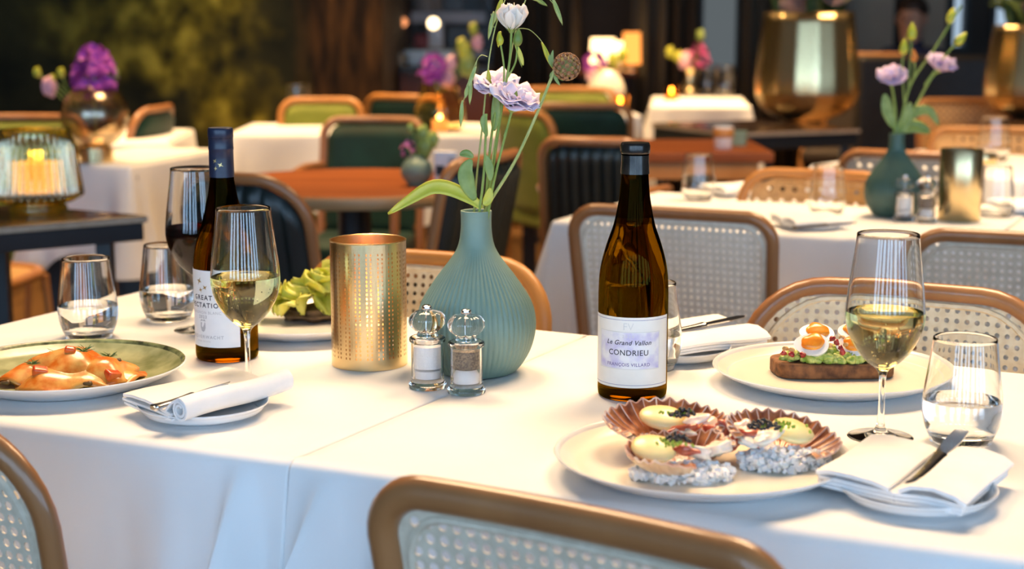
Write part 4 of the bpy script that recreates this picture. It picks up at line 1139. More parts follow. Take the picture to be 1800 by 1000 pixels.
# ================================================================ FLOWERS
def orient(p, d, roll=0):
    q = Vector(d).normalized().to_track_quat('Z', 'Y')
    return Matrix.Translation(p) @ q.to_matrix().to_4x4() @ Matrix.Rotation(roll, 4, 'Z')
def petals(mb, Mx, rad, layers, seed, wave=.09, nu=12, nv=8):
    """layers: (count, length factor, start angle, end angle, width factor) angles measured from the flower axis"""
    rg = random.Random(seed)
    for li, (n, lf, a0, a1, wf) in enumerate(layers):
        for k in range(n):
            th = 2 * pi * k / n + li * .7 + rg.uniform(-.15, .15); L_ = rad * lf * rg.uniform(.9, 1.08); ph = rg.uniform(0, 6)
            aa1 = a1 + rg.uniform(-.12, .12)
            prof = [(0, 0)]
            for j in range(nv):
                t = (j + .5) / nv; a = a0 + (aa1 - a0) * t
                prof.append((prof[-1][0] + L_ / nv * sin(a), prof[-1][1] + L_ / nv * cos(a)))
            def fn(u, v):
                s = (u - .5) * 2; v = v * (1 - .24 * s * s + .03 * sin(s * 9 + ph))
                j = v * nv; i0 = min(int(j), nv - 1); f = j - i0
                r_ = prof[i0][0] * (1 - f) + prof[i0 + 1][0] * f; z_ = prof[i0][1] * (1 - f) + prof[i0 + 1][1] * f
                wd = wf * rad * sin(pi * (.06 + .60 * v)) * 1.12
                x = s * wd; cup = .35 * wd * s * s * (1 - v * .6)
                rr_ = r_ - cup + wave * rad * v ** 2 * sin(s * 5 + ph) * .5
                zz = z_ - .05 * rad * s * s * v + wave * rad * v * v * sin(s * 6 + ph + 1)
                return Mx @ Vector((rr_ * cos(th) - x * sin(th), rr_ * sin(th) + x * cos(th), zz))
            mb.grid(fn, nu, nv)
OPEN = [(5, 1.05, .5, 1.55, .62), (5, .95, .35, 1.25, .58), (5, .8, .2, .95, .5), (4, .6, .1, .6, .4)]
CUP = [(5, 1.15, .80, -.08, .58), (5, 1.1, .65, -.10, .52), (4, 1.02, .45, -.1, .45), (3, .96, .3, -.1, .35)]
def leaf(mb, pts, wdt, fold=.25, up=(0, -.5, 1)):
    c = cr(pts, 6); N = len(c); U = Vector(up)
    def fn(u, v):
        k = u * (N - 1); i = min(int(k), N - 2); f = k - i
        p = c[i].lerp(c[i + 1], f); t = (c[i + 1] - c[i]).normalized(); s = t.cross(U)
        s = s.normalized() if s.length > 1e-4 else Vector((1, 0, 0)); n_ = s.cross(t)
        wd = wdt * sin(pi * (.04 + .94 * u)) ** .75
        q = (v - .5) * 2
        return p + s * q * wd + n_ * abs(q) * wd * fold
    mb.grid(fn, 16, 4)
def bloom(label, stem_pts, d, rad, axis, layers, mat, seed, dz=0, group=None, thick=.0017, head=None, leaves=(), buds=(), name='lisianthus', cat='flower', stem_m=STEM):
    """stem_pts: pixels from the vase mouth up to the calyx, at depth d + per-point offset"""
    pts = [Q(a, b, d + (dd[0] if dd else 0)) for a, b, *dd in stem_pts]
    base = pts[0]
    t = thing(name, label, cat, base, 0, group)
    loc = [p - base for p in pts]
    c = cr(loc, 6)
    MB().tube(c, [thick * (1.1 - .25 * k / len(c)) for k in range(len(c))], 8).build('stem', stem_m, t)
    end = c[-1]
    if layers:
        m = MB(); petals(m, orient(end, axis), rad, layers, seed)
        m.build('bloom', mat, t, solid=.0005, angle=180)
        m = MB(); Mx = orient(end - Vector(axis).normalized() * .002, axis)
        m.lathe([(0, -.003), (thick * 1.6, -.002), (rad * .16, .002), (rad * .18, .008), (rad * .12, .012)], 12, M=Mx)
        for k in range(5):
            a = 2 * pi * k / 5
            leaf(m, [Mx @ Vector((rad * .14 * cos(a), rad * .14 * sin(a), 0)), Mx @ Vector((rad * .3 * cos(a), rad * .3 * sin(a), rad * .2)), Mx @ Vector((rad * .5 * cos(a), rad * .5 * sin(a), rad * .38))], rad * .06)
        m.build('calyx', LEAF, t)
    for (pl_, wd, mm) in leaves:
        m = MB(); leaf(m, [Q(a, b, d + (dd[0] if dd else 0)) - base for a, b, *dd in pl_], wd, up=(0, -1, .4)); m.build('leaf', mm, t, angle=180, solid=.0004)
    for (bp, r_, mm) in buds:
        q = [Q(a, b, d) - base for a, b in bp]
        m = MB().tube(cr(q, 5), thick * .7, 6)
        m.build('side_stem', stem_m, t)
        ax = (q[-1] - q[-2]).normalized(); Mx = orient(q[-1], ax)
        MB().lathe(crp([(0, -.002), (r_ * .7, .2 * r_), (r_, r_ * 1.2), (r_ * .6, r_ * 2.6), (0, r_ * 3.6)], 4), 12, M=Mx).build('bud', mm, t)
    return t
dv = pV.y
GF = 'flowers in the front ribbed vase'
bloom('white lisianthus half open, topmost in the front vase', [(851, 400), (853, 376), (866, 300), (876, 230), (886, 165), (896, 105), (899, 52)], dv, .029, (.05, -.12, 1), CUP, WHITEPETAL, 3, group=GF,
      buds=[([(884, 170), (886, 120), (880, 78)], .0045, YLEAF), ([(890, 140), (906, 110), (909, 80)], .006, LEAF)], leaves=[([(905, 75), (914, 95), (920, 115)], .0028, YLEAF)])
bloom('pale lilac lisianthus behind the bigger one in the front vase', [(852, 400), (853, 376), (858, 300), (864, 240), (870, 200), (873, 165, .02)], dv, .034, (-.05, -.45, 1), OPEN, LILAC, 5, group=GF,
      leaves=[([(868, 230), (872, 195), (872, 160)], .006, LEAF)])
bloom('wide ruffled lilac lisianthus facing right in the front vase', [(856, 400), (858, 376), (868, 320), (880, 270), (893, 220), (900, 192)], dv - .01, .040, (.32, -.42, 1), OPEN, LILAC, 9, group=GF,
      buds=[([(886, 240), (899, 200), (902, 187)], .0055, LEAF)])
# seed head
pts = [(845, 402, .022), (851, 376, .020), (864, 350, .012), (882, 322, .004), (907, 280), (935, 220), (958, 165), (974, 124)]
t = bloom('dried brown scabious seed head on a long green stem', pts, dv - .02, .02, (1, 0, 0), None, None, 1, group=GF, name='seed_head_flower', thick=.0021, stem_m=PALESTEM)
hc = Q(996, 117, dv - .02) - Vector(t.location)
SEED = M('brown_seed_cups', (.30, .13, .06), .7, c2=(.46, .24, .10), scale=120, bump=.5)
SEEDG = M('green_seed_core', (.26, .28, .07), .6, c2=(.36, .36, .12), scale=100)
MB().ball(hc, .0135, n=20, m=12).build('seed_core', SEEDG, t)
m = MB(); g_ = pi * (3 - sqrt(5))
for k in range(80):
    y = 1 - 2 * (k + .5) / 80; r_ = sqrt(1 - y * y); n_ = Vector((r_ * cos(k * g_), r_ * sin(k * g_), y))
    m.lathe([(.0005, 0), (.0014, .0022), (.0031, .0046), (.0028, .0048), (.0008, .0026), (0, .002)], 8, M=orient(hc + n_ * .0125, n_, k))
m.build('seed_cups', SEED, t)
m = MB(); b0 = Q(977, 122, dv - .02) - Vector(t.location)
for a, b in ((966, 96), (972, 88), (970, 142), (984, 150), (990, 142)):
    e = Q(a, b, dv - .02) - Vector(t.location); leaf(m, [b0, b0.lerp(e, .5) + Vector((-.003, 0, 0)), e], .0022, up=(0, -1, .1))
m.build('bracts', LEAF, t)
# oat grasses
def spikelet(mb, p, d, L_, w_):
    Mx = orient(p, d)
    for k in range(3):
        a = 2 * pi * k / 3 + .4
        def fn(u, v, a=a):
            s = (v - .5) * 2; wd = w_ * sin(pi * (.03 + .93 * u)) ** .8
            return Mx @ Vector((cos(a) * (.15 * w_ + wd * .45 * (1 - s * s)) - sin(a) * s * wd, sin(a) * (.15 * w_ + wd * .45 * (1 - s * s)) + cos(a) * s * wd, u * L_ * (1 - .12 * k)))
        mb.grid(fn, 10, 4)
    mb.tube([Mx @ Vector((0, 0, L_ * .8)), Mx @ Vector((.001, 0, L_ * 1.05))], [.0005, .0002], 4)
def oat(label, pts, d, branches, spikes, mat=PALESTEM, thick=.0014):
    p3 = [Q(a, b, d) for a, b in pts]; base = p3[0]
    t = thing('oat_grass', label, 'grass', base, 0, GF)
    c = cr([p - base for p in p3], 6)
    MB().tube(c, [thick * (1.1 - .6 * k / len(c)) for k in range(len(c))], 7).build('stem', mat, t)
    for br in branches:
        MB().tube(cr([Q(a, b, d) - base for a, b in br], 6), .0005, 5).build('branch', mat, t)
    for (a, b), (a2, b2), w_ in spikes:
        p, q = Q(a, b, d) - base, Q(a2, b2, d) - base
        m = MB(); spikelet(m, p, q - p, (q - p).length, w_); m.build('spikelet', YLEAF if w_ > .0031 else LEAF if w_ < .0028 else PALELEAF, t, angle=180, solid=.0003)
    return t
PALELEAF = M('oat_husk', (.33, .44, .12), .45, c2=(.46, .55, .2), scale=60, sss=.1)
oat('oat stem bending over to the left with drooping spikelets', [(832, 400), (833, 376), (838, 310), (848, 220), (856, 140), (862, 90), (873, 40), (890, -6)], dv + .015,
    [[(857, 100), (846, 97), (838, 107), (828, 132), (820, 152)], [(838, 107), (836, 122)], [(822, 150), (814, 180)], [(875, 35), (868, 48), (863, 24)], [(876, 30), (872, 20)]],
    [((837, 117), (823, 152), .0030), ((828, 135), (826, 182), .0030), ((823, 150), (818, 172), .0029), ((813, 176), (810, 222), .0030), ((868, 20), (859, 68), .0030), ((878, 8), (868, 42), .0029), ((884, -6), (872, 30), .0032), ((858, 122), (861, 168), .0035), ((880, 55), (876, 82), .0032)])
oat('oat stem leaning right past the white bloom', [(844, 402), (846, 376), (858, 320), (872, 240), (888, 160), (905, 60), (925, -4)], dv + .03,
    [[(925, -4), (945, 2), (960, 8)], [(908, 50), (930, 52), (950, 70), (958, 85)], [(960, -8), (972, 6)]],
    [((938, -4), (961, 10), .0026), ((970, -6), (988, 42), .0030), ((952, 74), (971, 120), .0032), ((908, 78), (917, 117), .0026)])
t = bloom('leafy green stem with a long arching leaf over the left of the vase', [(840, 402), (842, 376), (848, 330), (852, 280), (855, 200)], dv - .015, .02, (0, 0, 1), None, None, 2, group=GF, name='leafy_stem', cat='leaf',
      leaves=[([(846, 366), (828, 350), (790, 332), (758, 330), (722, 350), (682, 376)], .0095, YLEAF), ([(835, 352), (822, 325), (819, 300), (829, 280)], .010, LEAF), ([(853, 272), (860, 295), (862, 318)], .0055, LEAF), ([(832, 277), (820, 270), (808, 272)], .005, LEAF), ([(854, 200), (850, 215), (856, 240)], .0045, LEAF), ([(850, 360), (858, 350), (862, 330)], .006, YLEAF)])

# ================================================================ THINGS ON THE SECOND TABLE
pv2 = P(1571, 380)
vase('darker sage fluted vase on the second table behind, holding two lilac flowers', pv2, .90, DARKTEAL)
d2 = pv2.y; G2 = 'flowers in the far ribbed vase'
bloom('left lilac lisianthus in the far ribbed vase', [(1570, 250), (1572, 232), (1574, 200), (1570, 165), (1566, 145)], d2, .042, (-.1, -.6, 1), OPEN, LILAC2, 21, group=G2, thick=.0028, leaves=[([(1572, 225), (1560, 195), (1555, 165)], .014, LEAF)])
bloom('right lilac lisianthus in the far ribbed vase', [(1578, 250), (1582, 232), (1610, 185), (1635, 140), (1650, 124)], d2, .045, (.25, -.4, 1), OPEN, LILAC2, 22, group=G2, thick=.0028, buds=[([(1625, 150), (1660, 100), (1680, 78)], .010, YLEAF)])
bloom('budding stem in the far ribbed vase, tallest', [(1574, 250), (1580, 232), (1600, 150), (1640, 90), (1668, 45), (1690, 10)], d2, .02, (0, 0, 1), None, None, 23, group=G2, thick=.0026, name='bud_stem',
      buds=[([(1596, 165), (1600, 110), (1602, 70)], .011, YLEAF), ([(1590, 190), (1586, 120), (1588, 95)], .010, YLEAF), ([(1606, 140), (1608, 118), (1607, 108)], .008, M('orange_bud', (.6, .2, .03), .5, scale=30)), ([(1645, 82), (1664, 52), (1668, 40)], .010, YLEAF)],
      leaves=[([(1580, 228), (1605, 200), (1632, 195), (1650, 220)], .012, LEAF), ([(1580, 230), (1605, 222), (1635, 232)], .016, LEAF), ([(1576, 232), (1590, 215), (1600, 180)], .014, LEAF)])
def cyl_lantern(label, p, r, h, cat='lantern', lit=True):
    t = thing('brass_lantern', label, cat, (p.x, p.y, ZS))
    MB().lathe([(r - .001, 0), (r, .001), (r, h - .001), (r - .0006, h), (r - .0014, h - .001), (r - .0014, .003), (0, .003)], 64).build('cylinder', BRASS, t, angle=50)
    MB().lathe([(0, .0005), (r - .002, .0005), (r - .002, .003), (0, .003)], 32).build('base', BRASS, t)
    if lit: candle(t, r * .5, h * .35)
    return t
cyl_lantern('plain brass cylinder lantern beside the far ribbed vase', P(1685, 387), .0465, .157)
s_ = dup(salt0, P(1588, 388) + Vector((0, 0, .0006)), .2, 'salt mill in front of the far ribbed vase', 'salt and pepper mills on the second table')
s_ = dup(pepper0, P(1627, 390) + Vector((0, 0, .0006)), .2, 'pepper mill in front of the far ribbed vase', 'salt and pepper mills on the second table')
GT = 'water tumblers on the second table'
tumbler('empty tumbler at the far left of the second table', P(1227, 352), 0, GT)
tumbler('empty tumbler left of the far ribbed vase', P(1453, 379), 0, GT)
tumbler('empty tumbler right of the plain brass cylinder lantern', P(1748, 380), 0, GT)
GN = 'folded napkins on the second table'
GP = 'side plates on the second table'
for la, lb, p, rz in (('white napkin left of the far vase, near the table edge', 'side plate left of the far vase, near the table edge', P(1424, 400), R(20)), ('white napkin at the far left end of the second table', 'side plate at the far left end of the second table', P(1290, 343), R(30)), ('white napkin at the right end of the second table', 'side plate at the right end of the second table', P(1800, 372), R(20))):
    plate(lb, p, .07, .014, CHINA, name='side_plate', group=GP)
    napkin(la, (p.x, p.y, TZ + .0075), rz, 1, GN, .9)
k = P(1452, 396, TZ + .03); knife('knife on the napkin left of the far vase', (k.x, k.y, TZ + .030), R(30), L=.17)

# ================================================================ FAR TABLES' THINGS
# ribbed green lantern on the dark side table
GREENGLASS = glass('olive_green_lustre_glass', (.60, .70, .36), 1.5)
nt = GREENGLASS.node_tree; mx = nt.nodes.new('ShaderNodeMixShader'); gl = nt.nodes.new('ShaderNodeBsdfGlossy')
gl.inputs['Color'].default_value = (.80, .72, .58, 1); gl.inputs['Roughness'].default_value = .12; mx.inputs[0].default_value = .22
nt.links.new(nt.nodes['Glass BSDF'].outputs[0], mx.inputs[1]); nt.links.new(gl.outputs[0], mx.inputs[2]); nt.links.new(mx.outputs[0], nt.nodes['Material Output'].inputs[0])
pg = P(68, 372)
t = thing('glass_lantern', 'ribbed green glass lantern with lit candle on the dark side table', 'lantern', (pg.x, pg.y, ZS))
sc = (372 - 25) * cos(TH) / .45
wr = 76 / sc
def rb(a, z, r): return .0042 * cos(a * 36) if .035 < z < .17 else 0
hh = 143 / sc / .985
outer = crp([(wr * .45, .001), (wr * .62, .002), (wr * .66, .010), (wr * .60, .018), (wr * .8, .024), (wr * .97, .034), (wr, .044), (wr * .99, .052)], 3) + [(wr * (.99 - .18 * q / 12), .052 + (hh - .058) * q / 12) for q in range(1, 13)] + [(wr * .79, hh)]
inn = [(wr * .77, hh), (wr * .77, hh - .01)] + [(wr * (.955 - .18 * (12 - q) / 12), .052 + (hh - .058) * (12 - q) / 12) for q in range(1, 13)] + [(wr * .9, .042), (wr * .7, .034), (0, .034)]
MB().lathe(outer + inn, 360, rib=rb).build('ribbed_glass', GREENGLASS, t, angle=50)
MB().lathe([(0, .0), (wr * .45, 0), (wr * .45, .001), (0, .001)], 40).build('foot', BRASS, t)
candle(t, wr * .55, .078, .036, .022, M('glowing_wax', (.8, .4, .14), .5, scale=10, emit=(1, .27, .03), es=5))
# globe vase
AMBERCLEAR = glass('smoky_amber_glass', (.90, .84, .74), 1.42)
nt = AMBERCLEAR.node_tree; mx = nt.nodes.new('ShaderNodeMixShader'); gl = nt.nodes.new('ShaderNodeBsdfGlossy')
gl.inputs['Color'].default_value = (.75, .68, .58, 1); gl.inputs['Roughness'].default_value = .2; mx.inputs[0].default_value = .16
nt.links.new(nt.nodes['Glass BSDF'].outputs[0], mx.inputs[1]); nt.links.new(gl.outputs[0], mx.inputs[2]); nt.links.new(mx.outputs[0], nt.nodes['Material Output'].inputs[0])
pgv = P(170, 285)
def globe(label, p, r, foot_h, group=None):
    t = thing('globe_vase', label, 'vase', (p.x, p.y, ZS), 0, group)
    MB().lathe([(0, 0), (.052, 0), (.052, foot_h), (0, foot_h)], 40).build('brass_foot', PLANTERBRASS, t, angle=50)
    zc = foot_h + r * .96
    MB().lathe([(0, zc - r)] + [(r * sin(a), zc - r * cos(a)) for a in [pi * k / 24 for k in range(1, 22)]] + [((r - .005) * sin(a), zc - (r - .005) * cos(a)) for a in [pi * k / 24 for k in range(21, 0, -1)]] + [(0, zc - r + .005)], 56).build('globe', AMBERCLEAR, t)
    return t
globe('round smoky glass globe vase on brass foot, before the mural', pgv, .103, .045)
def spire(label, base, cx, cy, d, w_, h_, mat, seed, n=70, name='purple_flower', group=None, extra=()):
    """a dense flower spike of small florets"""
    b = Q(*base, d); c = Q(cx, cy, d)
    t = thing(name, label, 'flower', b, 0, group); rg = random.Random(seed)
    MB().tube(cr([Vector((0, 0, 0)), (c - b) * .5, c - b], 5), .003, 7).build('stem', STEM, t)
    m = MB()
    for k in range(n):
        v = rg.random(); a = rg.uniform(0, 2 * pi); rr_ = w_ * sqrt(max(.05, 1 - (2 * v - 1) ** 2)) * (1.05 - .4 * v)
        q = c - b + Vector((rr_ * cos(a), rr_ * sin(a), (v - .5) * h_))
        petals(m, orient(q, (cos(a), sin(a), .6), rg.uniform(0, 6)), .024 * w_ / .06, [(5, 1, .5, 1.3, .4)], k, nu=2, nv=3)
    m.build('florets', mat, t, angle=180)
    for (path, r_, mm) in extra:
        q = [Q(a, e, d) - b for a, e in path]
        MB().tube(cr(q, 4), .0018, 6).build('side_stem', STEM, t)
        MB().ball(q[-1], r_, r_, r_ * 1.4, 12, 8, fn=lambda v: 1 + .12 * sin(6 * v.x)).build('bud', mm, t)
    return t
spire('purple flower spike in the globe vase', (168, 240), 166, 130, pgv.y, .062, .15, PURPLE, 1, 90,
      extra=[([(160, 215), (130, 175), (92, 140)], .012, YLEAF), ([(160, 215), (120, 185), (88, 152)], .024, PINK), ([(160, 215), (110, 165), (66, 127)], .012, YLEAF), ([(168, 215), (190, 170), (203, 130)], .013, LEAF), ([(160, 215), (120, 160), (108, 128)], .012, YLEAF)])
# amber vase
pav = P(773, 230)
t = thing('amber_vase', 'bulbous amber glass vase behind the flowers, on a white table', 'vase', (pav.x, pav.y, ZS))
hv = 82 / ((230 - 25) * cos(TH) / .45)
prof = crp([(.05, 0), (.085, .01), (.098, .05), (.095, .10), (.075, hv - .03), (.07, hv)], 4)
MB().lathe([(0, 0)] + prof + [(r - .004, z) for r, z in prof[::-1]][:-1] + [(.04, .006), (0, .006)], 48).build('glass_body', glass('amber_vase_glass', (1, .92, .74), 1.3), t)
candle(t, .03, .04)
spire('magenta and purple flowers in the amber vase', (770, 165), 762, 122, pav.y, .055, .10, PURPLE, 5, 60, extra=[([(775, 160), (785, 140), (788, 138)], .030, PINK), ([(775, 160), (790, 125), (794, 110)], .022, PINK), ([(780, 160), (815, 110), (840, 75)], .022, PINK), ([(780, 160), (810, 110), (818, 92)], .026, YLEAF), ([(780, 160), (820, 90), (833, 50)], .018, YLEAF), ([(780, 160), (812, 130), (824, 115)], .035, LEAF), ([(780, 160), (800, 90), (812, 78)], .02, YLEAF)])
# round table's things
psv = P(733, 327)
t = thing('small_vase', 'small round celadon vase on the round wooden table', 'vase', (psv.x, psv.y, ZS))
MB().lathe(crp([(.001, 0), (.022, 0), (.026, .006), (.040, .025), (.043, .042), (.036, .062), (.022, .074), (.018, .080), (.016, .080), (.016, .07), (0, .06)], 3), 40).build('body', TEAL, t, angle=180)
spire('pink and green posy in the small celadon vase', (735, 280), 718, 262, psv.y, .020, .045, M('magenta_petal', (.5, .10, .3), .6, c2=(.6, .2, .4), scale=30), 7, 26, extra=[([(735, 280), (742, 250), (744, 235)], .018, LEAF), ([(735, 280), (752, 255), (762, 245)], .016, LEAF), ([(735, 280), (745, 262), (748, 258)], .022, LEAF), ([(735, 280), (728, 240), (722, 225)], .010, LEAF)])
pcd = P(783, 329)
t = thing('menu_holder', 'white table card holder beside the small celadon vase', 'holder', (pcd.x, pcd.y, ZS), .1)
WHITEPLASTIC = M('white_card', (.72, .72, .74), .5, scale=30)
MB().box(-.030, .030, -.012, .012, 0, .095).build('card_block', WHITEPLASTIC, t, bevel=.003)
MB().box(-.026, -.004, -.0125, -.012, .032, .058).build('dark_panel', DARKMETAL, t, smooth=False)
MB().box(.008, .026, -.0125, -.012, .03, .08).build('grey_panel', M('grey_panel', (.45, .46, .48), .5, scale=20), t, smooth=False)
# plain wooden table's things
pc = P(1271, 262)
t = thing('cup', 'white cup with orange band on the plain wooden table', 'cup', (pc.x, pc.y, ZS))
MB().lathe([(0, 0), (.026, 0), (.030, .004), (.034, .075), (.032, .076), (.029, .01), (0, .008)], 32).build('body', CHINA, t, angle=50)
MB().lathe([(.0335, .04), (.0348, .045), (.0352, .068), (.0340, .07)], 32).build('band', ORANGEWOOD, t)
pc = P(1296, 256)
o = MB().lathe([(0, 0), (.04, 0), (.042, .005), (.042, .05), (.038, .05), (.036, .01), (0, .01)], 4).build('napkin_box', TEAL, bevel=.003); o.location = (pc.x, pc.y, ZS); o.rotation_euler = (0, 0, .5)
tag(o, 'small dark teal square pot on the plain wooden table', 'pot')
# tealights
def tealight(label, p, s=1):
    t = thing('tealight', label, 'candle', (p.x, p.y, ZS), 0, 'lit tealights on the far tables')
    MB().lathe([(0, .001), (.030 * s, .001), (.034 * s, .06 * s), (.032 * s, .06 * s), (.028 * s, .006), (0, .006)], 28).build('holder', glass('tealight_glass', (1, .72, .35), 1.3), t)
    candle(t, .02 * s, .018 * s, .007, .03)
    return t
tealight('lit tealight glowing beside the green chair back', P(1090, 195), 1.2)
tealight('lit tealight glowing on the farthest white table', P(1180, 176), 1.2)
# far posies
pq = P(1065, 183)
t = thing('pale_vase', 'pale round vase with purple flower behind the bottle neck', 'vase', (pq.x, pq.y, ZS))
MB().lathe(crp([(.001, 0), (.05, 0), (.085, .03), (.095, .08), (.07, .14), (.04, .17), (.035, .17), (.03, .15), (0, .1)], 3), 36).build('body', CREAMCHINA, t, angle=180)
spire('dark purple flowers in the pale vase behind the bottle neck', (1065, 140), 1045, 110, pq.y, .055, .09, PURPLE, 9, 40, extra=[([(1065, 140), (1075, 115), (1078, 105)], .028, YLEAF), ([(1065, 140), (1085, 110), (1095, 98)], .026, YLEAF), ([(1065, 140), (1050, 135), (1040, 130)], .028, PINK)])
pq = P(1212, 168)
t = thing('brass_vase', 'slim brass vase on the farthest white table', 'vase', (pq.x, pq.y, ZS))
MB().lathe(crp([(.001, 0), (.05, 0), (.055, .02), (.035, .06), (.03, .12), (.042, .15), (.036, .15), (0, .08)], 3), 32).build('body', PLANTERBRASS, t, angle=180)
spire('pink and purple posy in the slim brass vase', (1212, 128), 1228, 100, pq.y, .06, .12, M('red_violet_petal', (.34, .03, .16), .6, c2=(.5, .08, .24), scale=30), 11, 50, extra=[([(1212, 128), (1206, 115), (1205, 107)], .04, PINK), ([(1212, 128), (1190, 105), (1178, 92)], .025, YLEAF), ([(1212, 128), (1195, 110), (1193, 100)], .025, YLEAF), ([(1212, 128), (1228, 80), (1232, 62)], .025, LEAF)])
tumbler('clear tumbler at the back of the farthest white table', P(1243, 166), 0, 'tumblers on far tables', 1.5)
tumbler('clear tumbler at the right of the farthest white table', P(1275, 170), 0, 'tumblers on far tables', 1.5)
tumbler('clear tumbler on the table left of the green armchair', P(524, 214), 0, 'tumblers on far tables', 1.4)
tumbler('clear tumbler on the far right white table', P(1745, 283), 0, 'tumblers on far tables', 1.2)
cyl_lantern('low brass candle pot on the far right white table', P(1722, 290), .05, .035, 'candle pot', False)
# brass planters
def planter(label, p, r, h, z, seed):
    t = thing('brass_planter', label, 'planter', (p.x, p.y, z))
    n = 16
    prof = [(r * .30, 0), (r * .42, .004), (r * .82, h * .10), (r * .97, h * .22), (r, h * .30), (r * .98, h * .5), (r * .86, h), (r * .84, h), (r * .95, h * .5), (r * .9, h * .25), (0, h * .2)]
    def rib(a, z_, r_): return r_ * (cos(pi / n) / cos((a % (2 * pi / n)) - pi / n) - 1) if z_ > 0.003 else 0
    MB().lathe([(0, 0)] + prof[:1] + crp(prof[1:7], 4) + prof[7:], n * 6, rib=rib).build('faceted_body', PLANTERBRASS, t, angle=180)
    MB().lathe([(0, h * .93), (r * .83, h * .93)], 40).build('soil', M('dark_soil', (.03, .02, .015), .9, scale=60), t)
    rg = random.Random(seed); m = MB()
    for k in range(26):
        a = rg.uniform(0, 6.28); q = r * .6 * rg.random(); l = rg.uniform(.10, .22); b = Vector((q * cos(a), q * sin(a), h * .93)); o_ = Vector((cos(a), sin(a), 0)) * l * rg.uniform(.3, .9)
        leaf(m, [b, b + o_ * .4 + Vector((0, 0, l * .6)), b + o_ + Vector((0, 0, l * .8))], .025)
    m.build('foliage', M('dark_foliage', (.03, .06, .02), .5, c2=(.06, .10, .03), scale=20), t, angle=180)
    m = MB()
    for k in range(7):
        a = rg.uniform(0, 6.28); q = r * .55 * rg.random()
        petals(m, orient((q * cos(a), q * sin(a), h * 1.02 + .05 * rg.random()), (cos(a), sin(a) - .5, 1.2)), .07, OPEN, k, nu=4, nv=4)
    m.build('blossom', M('dusty_pink_blossom', (.42, .26, .24), .7, c2=(.52, .36, .33), scale=25), t, angle=180)
    return t
pp = P(1416, 212, ZP); sp_ = (212 - 25) * cos(TH) / (HC - ZP)
planter('big faceted brass planter on a black side table, left of two', pp, 91 / sp_, 188 / sp_, ZP + .0005, 1)
pp = P(1822, 208, ZP)
planter('big faceted brass planter cut off by the right edge', pp, 95 / sp_, 165 / sp_, ZP + .0005, 2)

# ================================================================ BACK OF THE ROOM
CURT = M('brown_curtain', (.036, .024, .013), .8, c2=(.055, .038, .021), scale=4, stretch=(6, 6, .3))
CURT2 = M('grey_brown_curtain', (.075, .065, .045), .8, c2=(.10, .085, .06), scale=4, stretch=(6, 6, .3))
def curtain(label, pa, pb, d, mat, seed):
    xa, xb = px_x(pa, d), px_x(pb, d); rg = random.Random(seed); ph = rg.uniform(0, 6); nf = max(2, int((xb - xa) / .11))
    o = MB().grid(lambda u, v: (xa + (xb - xa) * u, d + .035 * sin(u * nf * 2 * pi + ph) + .012 * sin(u * nf * 5 + v * 2), .02 + 2.9 * v), nf * 12, 6).build('curtain', mat, solid=.004, angle=180)
    return tag(o, label, 'curtain', 'curtains at the back of the room')
for k, (a, b, mm, la) in enumerate([(868, 935, CURT, 'brown curtain right beside the bar opening'), (940, 1018, CURT, 'brown curtain left of the glowing table lamp'), (1108, 1168, CURT2, 'grey brown curtain right of the glowing lamps'),
                                    (1172, 1226, CURT, 'dark brown curtain left of the pale tall window'), (1300, 1345, CURT2, 'grey brown curtain right of the pale tall window'), (1345, 1400, CURT, 'brown curtain behind the left brass planter'), (1400, 1476, CURT, 'brown curtain right behind the left brass planter')]):
    curtain(la, a, b, 10.4, mm, k)
SHADE = glow('lamp_shade_glow', (1, .62, .28), 5); SHADE2 = glow('orange_lamp_glow', (1, .32, .06), 2.2)
xs0, xs1 = px_x(1018, 10.2), px_x(1110, 10.2); zsb = Q(1060, 125, 10.2).z
t = thing('sideboard', 'dark sideboard carrying the glowing lamps at the back', 'sideboard', ((xs0 + xs1) / 2, 10.3, 0))
hw = (xs1 - xs0) / 2
MB().box(-hw, hw, -.22, .22, .06, zsb - .03).build('body', DARKWALL, t, bevel=.005); MB().box(-hw - .02, hw + .02, -.24, .24, zsb - .03, zsb).build('top', TABLEWOOD, t, bevel=.004)
for sx in (-1, 1):
    MB().box(sx * hw - .02 - .02 * sx, sx * hw + .02 - .02 * sx, -.2, .2, 0, .06).build('foot', DARKMETAL, t)
def table_lamp(label, px, r, h, mat, z0=None, d=10.2, zsh=.10):
    x = px_x(px, d); z0 = zsb if z0 is None else z0
    t = thing('table_lamp', label, 'lamp', (x, d, z0), 0, 'table lamps at the back')
    MB().lathe([(0, 0), (.05, 0), (.05, .01), (.012, .02), (.010, zsh + .02), (0, zsh + .02)], 20).build('base', BRASS, t)
    MB().lathe([(0, zsh), (r, zsh), (r * .9, zsh + h), (0, zsh + h)], 28).build('shade', mat, t, angle=50)
    return t
table_lamp('round cream lamp glowing between the brown curtains', 1058, .085, .16, SHADE, zsh=.05)
table_lamp('small cream lamp right next to the big glowing lamp', 1088, .045, .13, SHADE, zsh=.06)
table_lamp('orange glowing lamp right of the cream lamps', 1108, .06, .2, SHADE2, d=10.0, zsh=.05)
